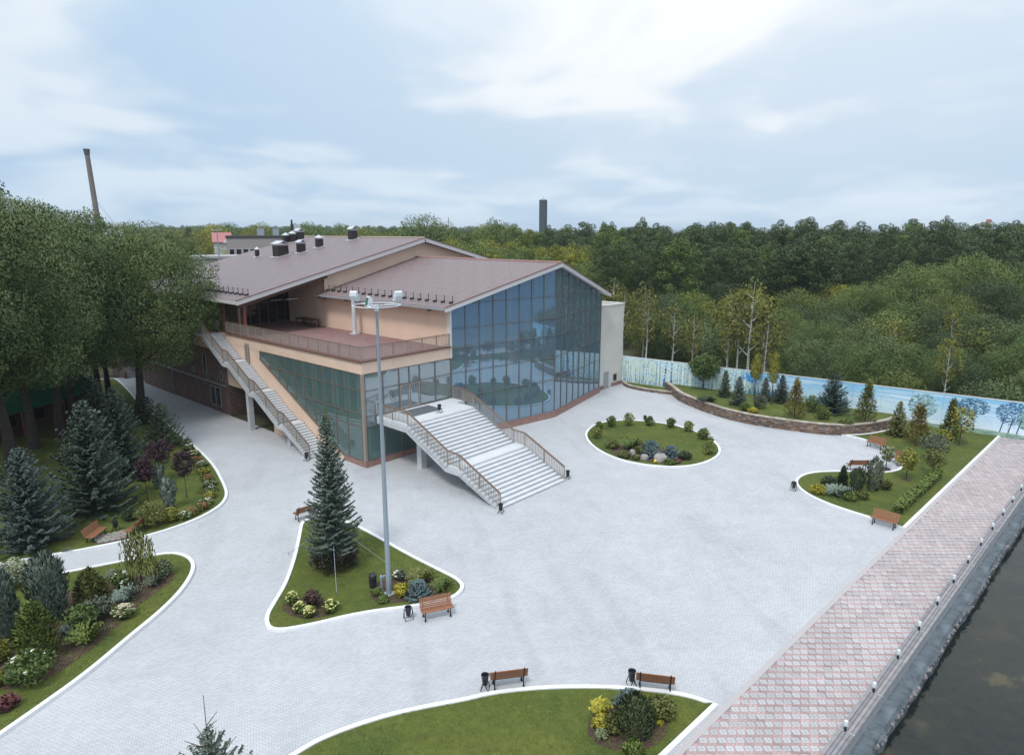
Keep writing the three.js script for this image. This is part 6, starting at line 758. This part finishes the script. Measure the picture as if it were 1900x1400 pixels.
{
  const r = rng(600), add = (...a) => wood.push(a);
  // thicket right behind the fence
  for (let z = -58; z < 42; z += 4.6) for (let x = 45; x < 74; x += 5.2) { const px = x + r() * 4, pz = z + r() * 4; if (px < fenceX(Math.max(pz, -1.7)) + 3.4 || (px < 47 && pz < -6)) continue; const n = fbm(px * 0.04, pz * 0.04, 3, 601), far = px - 44; const k = r(); if (k < 0.42) add('shrub', px, pz, 2.6 + far * 0.08 + r() * 1.8, 1, n > 0.52 ? 'gray' : 'olive'); else if (k < 0.88) add('round', px, pz, 3.8 + far * 0.09 + r() * 2.4, 0.95, ['gray', 'mid', 'deep', 'deep', 'gray', 'lightw'][Math.floor(r() * 6)]); else add('birch', px, pz, 6.5 + r() * 3, 0.8, r() < 0.5 ? 'olive' : 'warm'); }
  // birches with white trunks
  for (const [x, z, h] of [[44.6, -5.5, 11], [46, -8, 12], [45.6, -2.5, 10.5], [48.2, -4.6, 11.5], [47, 0.5, 9.5], [46.6, 3.4, 8.4], [47.8, 8.6, 12.2], [46.9, 10.4, 12.8], [48.6, 11.6, 10], [50, 6.5, 11], [45.2, 13, 8.5]]) add('birch', x, z, h, 1, 'olive', 'slender white-trunked birch right behind the mural fence', 'white birches behind the mural fence');
  // lower mixed wood in front of the tall one
  for (let z = -190; z < 60; z += 8.2) for (let x = 60; x < 190; x += 8.2) { const px = x + r() * 6.5, pz = z + r() * 6.5, d = depth(px, pz), l = side(px, pz) / d; if (px < 72 && pz > -58) continue; if (d < 60 || !inView(px, pz, 6) || d > (l < 0.12 ? 190 : 126)) continue; const n = fbm(px * 0.03 + 5, pz * 0.03, 3, 602), t = r(); if (l < 0.12 && d > 105) { const h = lerp(7.5, 13.5, sstep(105, 185, d)) + 3 * (n - 0.4) + r() * 2.2; add(t < 0.7 ? 'round' : 'tall', px, pz, h, 0.95, ['warm', 'mid', 'gold', 'lightw', 'warm'][Math.floor(r() * 5)]); } else add('round', px, pz, 5.6 + 4 * (n - 0.4) + r() * 2.6, 1.15, ['gray', 'mid', 'lightw', 'deep', 'olive', 'deep', 'warm', 'gold'][Math.floor(r() * 7.3)]); }
  // the group of tall willows on the right
  for (const [x, z, h, w, t] of [[85, 13, 10.5, 1.2, 'lightw'], [89.5, 18, 13.6, 1.45, 'lightw'], [97, 24.5, 14.9, 1.5, 'lightw'], [101, 33, 14.2, 1.4, 'mid'], [90, 28, 11.6, 1.3, 'deep'], [111, 40, 14.0, 1.4, 'lightw'], [120, 47, 13.6, 1.35, 'lightw'], [97, 40, 11.8, 1.25, 'mid'], [83, 24, 9.8, 1.2, 'olive'], [82, 21, 8.6, 1.1, 'mid'], [80, 29, 7.4, 1.1, 'gray'], [106, 45, 12.5, 1.35, 'mid'], [84, 36, 7.6, 1.05, 'deep'], [76, 37, 6.4, 1.0, 'deep'], [90, 44, 10, 1.2, 'mid']]) add(h > 9.5 ? 'great' : 'round', x, z, h, h > 9.5 ? 1 : w, t, h > 9.5 ? 'tall rounded willow in the group right of the wood' : 'lower rounded willow before the tall ones right of the wood', h > 9.5 ? 'tall willows right of the wood' : 'lower willows right of the wood');
  // dark tall wood
  for (let d = 128; d < 262; d += 8) for (let l = -0.13 * d; l < 0.86 * d; l += 6.2) { const dd = d + (r() - 0.5) * 7, ll = l + (r() - 0.5) * 5; const x = EYE.x + YAW.x * dd + 0.6691 * ll, z = EYE.z + YAW.y * dd + 0.7431 * ll, f = ll / dd; if (f < 0.13 && d < 192) continue; if (f > 0.5 && d < 140) continue; add('tall', x, z, (f < 0.05 ? 15.5 : lerp(16.4, 18.4, sstep(128, 200, d))) + (fbm(ll * 0.05, dd * 0.05, 3, 603) - 0.5) * 8.5 + (r() - 0.5) * 4.4 + (r() < 0.06 ? 1.8 : 0), 0.8 + 0.6 * r(), f < 0.04 ? (r() < 0.5 ? 'warm' : 'mid') : r() < 0.7 ? 'dark' : r() < 0.5 ? 'deep' : 'mid', ...((q) => [q, q])('tall tree ' + (f < 0.04 ? 'beyond the pavilion ridge' : f < 0.22 ? 'behind the gable in the dark wall of woodland' : f < 0.42 ? 'in the dark wall of woodland above the birches' : f < 0.6 ? 'in the dark wall of woodland beside the tall willows' : 'in the dark wall of woodland at the right picture edge') + (dd < 146 ? ', front row' : dd < 180 ? ', middle rows' : ', back rows'))); }
  // town side, left of the roofs
  for (let k = 0; k < 150; k++) { const d = 125 + 300 * Math.pow(r(), 1.4), l = (-0.62 + 0.62 * r()) * d, x = EYE.x + YAW.x * d + 0.6691 * l, z = EYE.z + YAW.y * d + 0.7431 * l; if (z > -62 || (x > 36 && x < 66 && z < -98 && z > -126) || (x > 20 && x < 60 && z < -84 && z > -112 )) continue; add(r() < 0.6 ? 'round' : 'tall', x, z, lerp(11, 18.5, sstep(120, 300, d)) + r() * 3.6, 0.9, ['mid', 'warm', 'lightw', 'gold', 'dark', 'mid'][Math.floor(r() * 6)], 'green tree among the houses behind the pavilion', 'trees behind the pavilion'); }
  for (const [x, z, h, t] of [[96, -105, 22.6, 'mid'], [112, -92, 21, 'mid'], [101, -103, 20, 'mid'], [16, -62, 12, 'gold'], [22, -70, 13, 'mid'], [12, -70, 12.5, 'mid'], [8, -58, 11.5, 'lightw'], [2, -64, 14, 'mid'], [29, -66, 10.5, 'warm'], [-2, -78, 19, 'mid'], [8, -90, 21, 'mid'], [30, -118, 17, 'mid']]) add('round', x, z, h, 0.82, t, 'rounded tree behind the pavilion roof', 'trees behind the pavilion');
  // far shore and reed island across the lake
  for (let k = 0; k < 260; k++) { const a = -0.2 + 1.9 * r(), d = 560 + 260 * r(); const x = 60 + Math.cos(a) * d, z = 40 + Math.sin(a) * d; if (z > 120) add('far_shore', x, z, 13 + 5 * r(), 1.2, 'mid'); }
}
{
  const size = (w) => (w[3] / Math.max(20, Math.hypot(w[1] - EYE.x, w[2] - EYE.z))) * (inView(w[1], w[2], 4) ? 1 : 0.02) * (w[0] === 'far_shore' ? 0 : 1);
  const order = wood.map((w, i) => [size(w), i]).sort((a, b) => b[0] - a[0]).map((p) => p[1]), named = new Set(order.slice(0, 296)), mass = {}, r = rng(610);
  const nm = { tall: 'woodland_tree', round: 'broadleaf_tree', great: 'broadleaf_tree', birch: 'birch_tree', shrub: 'wild_bush', far_shore: 'woodland_tree' }, words = { dark: 'dark', mid: 'mid green', warm: 'yellow-green', gold: 'autumn yellow', gray: 'grey-green', lightw: 'pale willow-green', olive: 'olive', deep: 'very dark' };
  const zone = (x, z) => (depth(x, z) < 105 ? 'in the thicket behind the mural fence' : 'in the middle of the wood behind the fence');
  wood.forEach((w, i) => {
    const [k, x, z, h, wf, tone, label, group] = w, list = PR[k === 'far_shore' ? 'tall' : k], j = Math.floor(r() * list.length), p = list[j], turn = r() * 6.28, sy = h / p.h, sx = (k === 'tall' || k === 'far_shore' ? 0.75 + 0.5 * r() : sy * (0.85 + 0.3 * r())) * wf;
    if (named.has(i)) { const what = { tall: 'tall tree', round: 'spreading tree', great: 'spreading tree', birch: 'thin birch', shrub: 'wild bush' }[k], l = label ?? words[tone] + ' ' + what + ' ' + zone(x, z), o = thing(nm[k], l, k === 'shrub' ? 'bush' : 'tree', [x, -0.06, z], turn, group ?? l); o.scale.set(sx, sy, sx); part(o, 'trunk', p.trunk, p.bark ?? M.bark); part(o, 'crown', p.crown, toneM[tone]); }
    else { const key = (k === 'far_shore' ? 'tall' : k) + '|' + j + '|' + tone; (mass[key] ??= []).push(new THREE.Matrix4().compose(V3(x, -0.06, z), new THREE.Quaternion().setFromAxisAngle(V3(0, 1, 0), turn), V3(sx, sy, sx))); }
  });
  for (const key in mass) { const [k, j, tone] = key.split('|'); stuff('distant_forest', 'mass of distant ' + words[tone] + ' trees behind the nearer ones', 'forest', PR[k][j].crown, toneM[tone], mass[key]); }
  console.log('wood', wood.length);
  // farthest tree line to the horizon
  const M2 = {}; for (let k = 0; k < 2600; k++) { const d = 320 + 1500 * Math.pow(r(), 1.3), l = (-0.86 + 1.75 * r()) * d, x = EYE.x + YAW.x * d + 0.6691 * l, z = EYE.z + YAW.y * d + 0.7431 * l; if (z > 30) continue; const j = Math.floor(r() * 3), h = l > -0.05 * d ? 11 + r() * 5 : 13 + r() * 5 + d * 0.003 + 12 * fbm(x * 0.004, z * 0.004, 3, 611) * sstep(400, 1200, d), s = 1.1 + r() * 0.9; (M2[j] ??= []).push(new THREE.Matrix4().compose(V3(x, -0.5, z), new THREE.Quaternion().setFromAxisAngle(V3(0, 1, 0), r() * 6), V3(s * 1.3, h / 18, s * 1.3))); }
  for (const j in M2) stuff('distant_forest', 'faint band of forest along the horizon', 'forest', PR.tall[j].crown, toneM.mid, M2[j]);
  // reeds on the low island across the water
  const reed = new Leaves(), rr = rng(620); for (let k = 0; k < 160; k++) { const x = (rr() - 0.5) * 3, z = (rr() - 0.5) * 3, h = 1.2 + rr() * 0.9; reed.add(x, h / 2, z, (rr() - 0.5) * 0.3, h / 2, (rr() - 0.5) * 0.3, 0.06, 0, 0.05, mixc(PAL.olive, rr(), rr)); }
  const rm = []; for (let k = 0; k < 900; k++) { const l = (rr() - 0.35) * 90, w = (rr() - 0.5) * 21 * Math.sqrt(Math.max(0, 1 - (l / 62) ** 2)); rm.push(new THREE.Matrix4().compose(V3(90 + 0.669 * l + 0.743 * w, -0.75, 66 - 0.743 * l * 0.35 + 0.669 * w), new THREE.Quaternion().setFromAxisAngle(V3(0, 1, 0), rr() * 6), V3(1, 1, 1))); } stuff('reeds', 'bed of olive reeds standing in the lake', 'reeds', reed.geo(), white, rm);
}
// grass blades over the nearer lawns
{
  const r = rng(630), g = new Leaves(); for (let k = 0; k < 7; k++) { const a = r() * 6.28, x = (r() - 0.5) * 0.16, z = (r() - 0.5) * 0.16, h = 0.02 + 0.022 * r(); g.add(x, h / 2, z, Math.cos(a) * 0.03, h / 2, Math.sin(a) * 0.03, -Math.sin(a) * 0.016, 0, Math.cos(a) * 0.016, [1, 1, 1]); }
  const geo = g.geo(), mats = [], cols = [];
  for (const [k, per] of [['B', 34], ['C', 34], ['D', 18], ['F', 14], ['G', 42]]) { const inn = inset(bed[k], 0.24), xs = inn.map((p) => p[0]), zs = inn.map((p) => p[1]), x0 = Math.max(-28, Math.min(...xs)), x1 = Math.max(...xs), z0 = Math.min(...zs), z1 = Math.max(...zs), n = Math.round((x1 - x0) * (z1 - z0) * per); for (let q = 0; q < n; q++) { const x = lerp(x0, x1, r()), z = lerp(z0, z1, r()); if (!inside([x, z], inn) || !inView(x, z, 2)) continue; const t = fbm(x * 0.6, z * 0.6, 4, 631), b = 0.8 + 0.4 * r(); mats.push(new THREE.Matrix4().compose(V3(x, k === 'F' ? 0.088 : 0.108, z), new THREE.Quaternion().setFromAxisAngle(V3(0, 1, 0), r() * 6), V3(1, 0.8 + r() * 0.5, 1))); cols.push(rgb(lerp(0.085, 0.15, t) * b, lerp(0.125, 0.17, t) * b, 0.024 * b)); } }
  stuff('grass', 'short mown grass on the lawns', 'grass', geo, new THREE.MeshStandardMaterial({ roughness: 0.9, vertexColors: true, side: THREE.DoubleSide }), mats, cols);
  console.log('grass', mats.length);
}
// ---------------------------------------------------------------- buildings beyond
{ // green-roofed lodge under the willows
  const o = thing('lodge', 'low wooden lodge with a green tiled roof under the willows', 'building', [-13.5, 0.05, -34.5], 0.55); part(o, 'wall', box(13, 2.6, 7, -3, 0, -1), std([0.07, 0.04, 0.025], 0.8)); part(o, 'roof', merge([slab([[-10.5, 2.5, 3.6], [4.3, 2.5, 3.6], [4.3, 5.2, -1], [-10.5, 5.2, -1]], 0.15), slab([[-10.5, 5.2, -1], [4.3, 5.2, -1], [4.3, 2.5, -5.6], [-10.5, 2.5, -5.6]], 0.15)]), std([1, 1, 1], 0.45, { map: ctex(128, (u, v) => { const k = (v * 8) % 1 < 0.18 ? 0.6 : 1; return [0.02 * k, 0.15 * k, 0.085 * k]; }, 2) })); for (const x of [-8, -5, -2, 1]) { const w = sub(o, 'window'); part(w, 'frame', boxAB(x - 0.6, x + 0.6, 0.8, 2.0, 2.48, 2.54), M.darkwood); part(w, 'pane', boxAB(x - 0.5, x + 0.5, 0.9, 1.9, 2.5, 2.55), M.glassDark); } for (const x of [-9, -4.5, 0, 3.6]) part(o, 'porch_post', box(0.12, 2.4, 0.12, x, 0, 3.3), M.wood);
}
function blockBuilding(label, x, z, turn, w, h, d, wallC, rows, winH, roofC, extra) { const o = thing('block_building', label, 'building', [x, 0, z], turn); part(o, 'wall', box(w, h, d, 0, 0, 0), std(wallC, 0.9)); part(o, 'parapet', box(w + 0.3, 0.5, d + 0.3, 0, h, 0), std(roofC, 0.9)); for (const y of rows) for (let k = 0; k < Math.floor(w / 1.5); k++) { const wd = sub(o, 'window'), cx = -w / 2 + 1 + k * 1.5; part(wd, 'frame', boxAB(cx - 0.62, cx + 0.62, y - 0.06, y + winH + 0.06, d / 2, d / 2 + 0.05), M.white); part(wd, 'pane', boxAB(cx - 0.54, cx + 0.54, y, y + winH, d / 2 + 0.02, d / 2 + 0.06), M.glassDark); } extra?.(o); return o; }
blockBuilding('grey concrete block with a row of white windows behind the roof', 53, -112, -0.49, 17, 16.4, 10, [0.33, 0.30, 0.29], [12.6], 1.3, [0.06, 0.055, 0.055], (o) => { for (const [x, w] of [[-1, 1.6], [2.4, 1.4]]) part(o, 'rooftop_unit', box(w, 1.6, 1.4, x, 16.9, 0), M.galv); part(o, 'flue', rod(V3(6.2, 16.9, 0), V3(6.2, 20.6, 0), 0.22), M.black); part(o, 'rooftop_unit', box(1.5, 2.6, 1.5, 7.4, 16.9, 0), M.concrete); });
blockBuilding('low flat-roofed grey building beside the concrete block', 38, -94, -0.46, 19, 12.6, 9, [0.28, 0.27, 0.265], [8.8], 2.0, [0.36, 0.36, 0.36]);
{ const o = thing('house', 'small house with a pink roof far behind on the left', 'house', [81, 0, -195], -0.43); part(o, 'wall', box(5.6, 14.2, 6, 0, 0, 0), M.trim); part(o, 'roof', merge([slab([[-3.2, 14.2, 3.6], [3.2, 14.2, 3.6], [3.2, 17.4, 0], [-3.2, 17.4, 0]], 0.2), slab([[-3.2, 17.4, 0], [3.2, 17.4, 0], [3.2, 14.2, -3.6], [-3.2, 14.2, -3.6]], 0.2)]), std([0.42, 0.16, 0.16], 0.6)); part(o, 'dormer', extrudeZ([[0.2, 13.9], [2.8, 13.9], [1.5, 15.4]], 3.3, 3.9), M.white); }
{ const o = thing('house', 'pale gabled house just showing over the willows', 'house', [50, 0, -212], -0.35); part(o, 'wall', box(9, 15.4, 9, 0, 0, 0), M.trim); part(o, 'roof', merge([slab([[-5, 15.4, 5], [5, 15.4, 5], [5, 18.6, 0], [-5, 18.6, 0]], 0.2), slab([[-5, 18.6, 0], [5, 18.6, 0], [5, 15.4, -5], [-5, 15.4, -5]], 0.2)]), std([0.27, 0.31, 0.36], 0.6)); }
{ const o = thing('street_lamp', 'grey street lamp pole with twin arms behind the roof', 'street lamp', [25.2, 0, -76.8], 0.8); part(o, 'pole', rod(V3(0, 0, 0), V3(0, 18.1, 0), 0.14, 0.09), M.galv); part(o, 'arm', rod(V3(-1.9, 18.15, 0), V3(1.9, 18.15, 0), 0.05), M.galv); for (const s of [-1, 1]) part(o, 'lamp_head', box(0.7, 0.14, 0.3, s * 1.8, 18.1, 0), M.lampWhite); part(o, 'sign', box(0.6, 0.25, 0.05, 0.4, 14.6, 0.1), M.galv); }
{ const o = thing('chimney_stack', 'slender grey chimney rising above the willows', 'chimney', [14.2, 0, -102.3]); part(o, 'shaft', rod(V3(0.9, 0, 0.1), V3(0, 32.4, 0), 0.62, 0.40, 14), std([1, 1, 1], 0.9, { map: stainT([0.20, 0.18, 0.17], 0.6, 640, 6) })); part(o, 'crown_ring', rod(V3(0.02, 31.5, 0), V3(0, 32.6, 0), 0.42, 0.56, 14), std([0.12, 0.11, 0.11], 0.9)); for (const [x, z] of [[9, 4], [-7, 5]]) part(o, 'guy_wire', rod(V3(0.2, 24, 0), V3(x, 8, z), 0.03, 0.03, 5), M.galv); }
{ const o = thing('turret', 'pale turret with a dark blue pointed roof at the left picture edge', 'building', [3.6, 0, -126.2], 0.4); part(o, 'wall', box(4.2, 25.8, 4.2, -1.2, 0, 0), M.ivory); part(o, 'spire', new THREE.ConeGeometry(3.1, 4.4, 4).rotateY(Math.PI / 4).translate(-1.2, 28, 0), std([0.02, 0.05, 0.10], 0.5)); part(o, 'window', boxAB(-1.8, -0.6, 22.6, 24.4, 2.1, 2.16), M.glassDark); }
{ const o = thing('water_tower', 'dark cylindrical water tower rising over the forest', 'water tower', [295.5, 0, -225.3]); part(o, 'shaft', new THREE.CylinderGeometry(2.45, 2.45, 36.2, 24).translate(0, 18.1, 0), std([1, 1, 1], 0.7, { map: ctex(128, (u, v) => { const k = (u * 16) % 1 < 0.12 ? 0.6 : 1; return [0.06 * k, 0.085 * k, 0.10 * k]; }, 4) })); part(o, 'roof', new THREE.CylinderGeometry(1.2, 2.6, 0.8, 24).translate(0, 36.6, 0), M.darkconc); part(o, 'aerial', rod(V3(0, 36.8, 0), V3(0, 38.4, 0), 0.12), M.galv); }
{ const o = thing('striped_chimney', 'faint red and white striped chimney on the far right horizon', 'chimney', [863.9, 0, -71.4]); for (let k = 0; k < 10; k++) part(o, 'band', new THREE.CylinderGeometry(2.4 + (9 - k) * 0.08, 2.48 + (9 - k) * 0.08, 3.0, 14).translate(0, 1.5 + k * 3.0, 0), k % 2 ? std([0.45, 0.12, 0.10], 0.8) : M.white); }
for (const [x, z, h, l] of [[131, -132, 22.6, 'thin lattice mast on the horizon above the main roof'], [330, -130, 24, 'thin mast above the dark wood on the right']]) { const o = thing('lattice_mast', l, 'mast', [x, 0, z]); part(o, 'leg', merge([rod(V3(-0.3, 0, 0), V3(-0.05, h, 0), 0.09), rod(V3(0.3, 0, 0), V3(0.05, h, 0), 0.09)]), M.darkconc); part(o, 'crossarm', merge([rod(V3(-1.4, h * 0.93, 0), V3(1.4, h * 0.93, 0), 0.07), rod(V3(-1, h * 0.86, 0), V3(1, h * 0.86, 0), 0.07)]), M.darkconc); }

// thin summer haze: far woods fade toward the sky's blue
scene.fog = new THREE.FogExp2(rgb(0.80, 0.89, 1), 0.00016);

renderer.render(scene, camera);
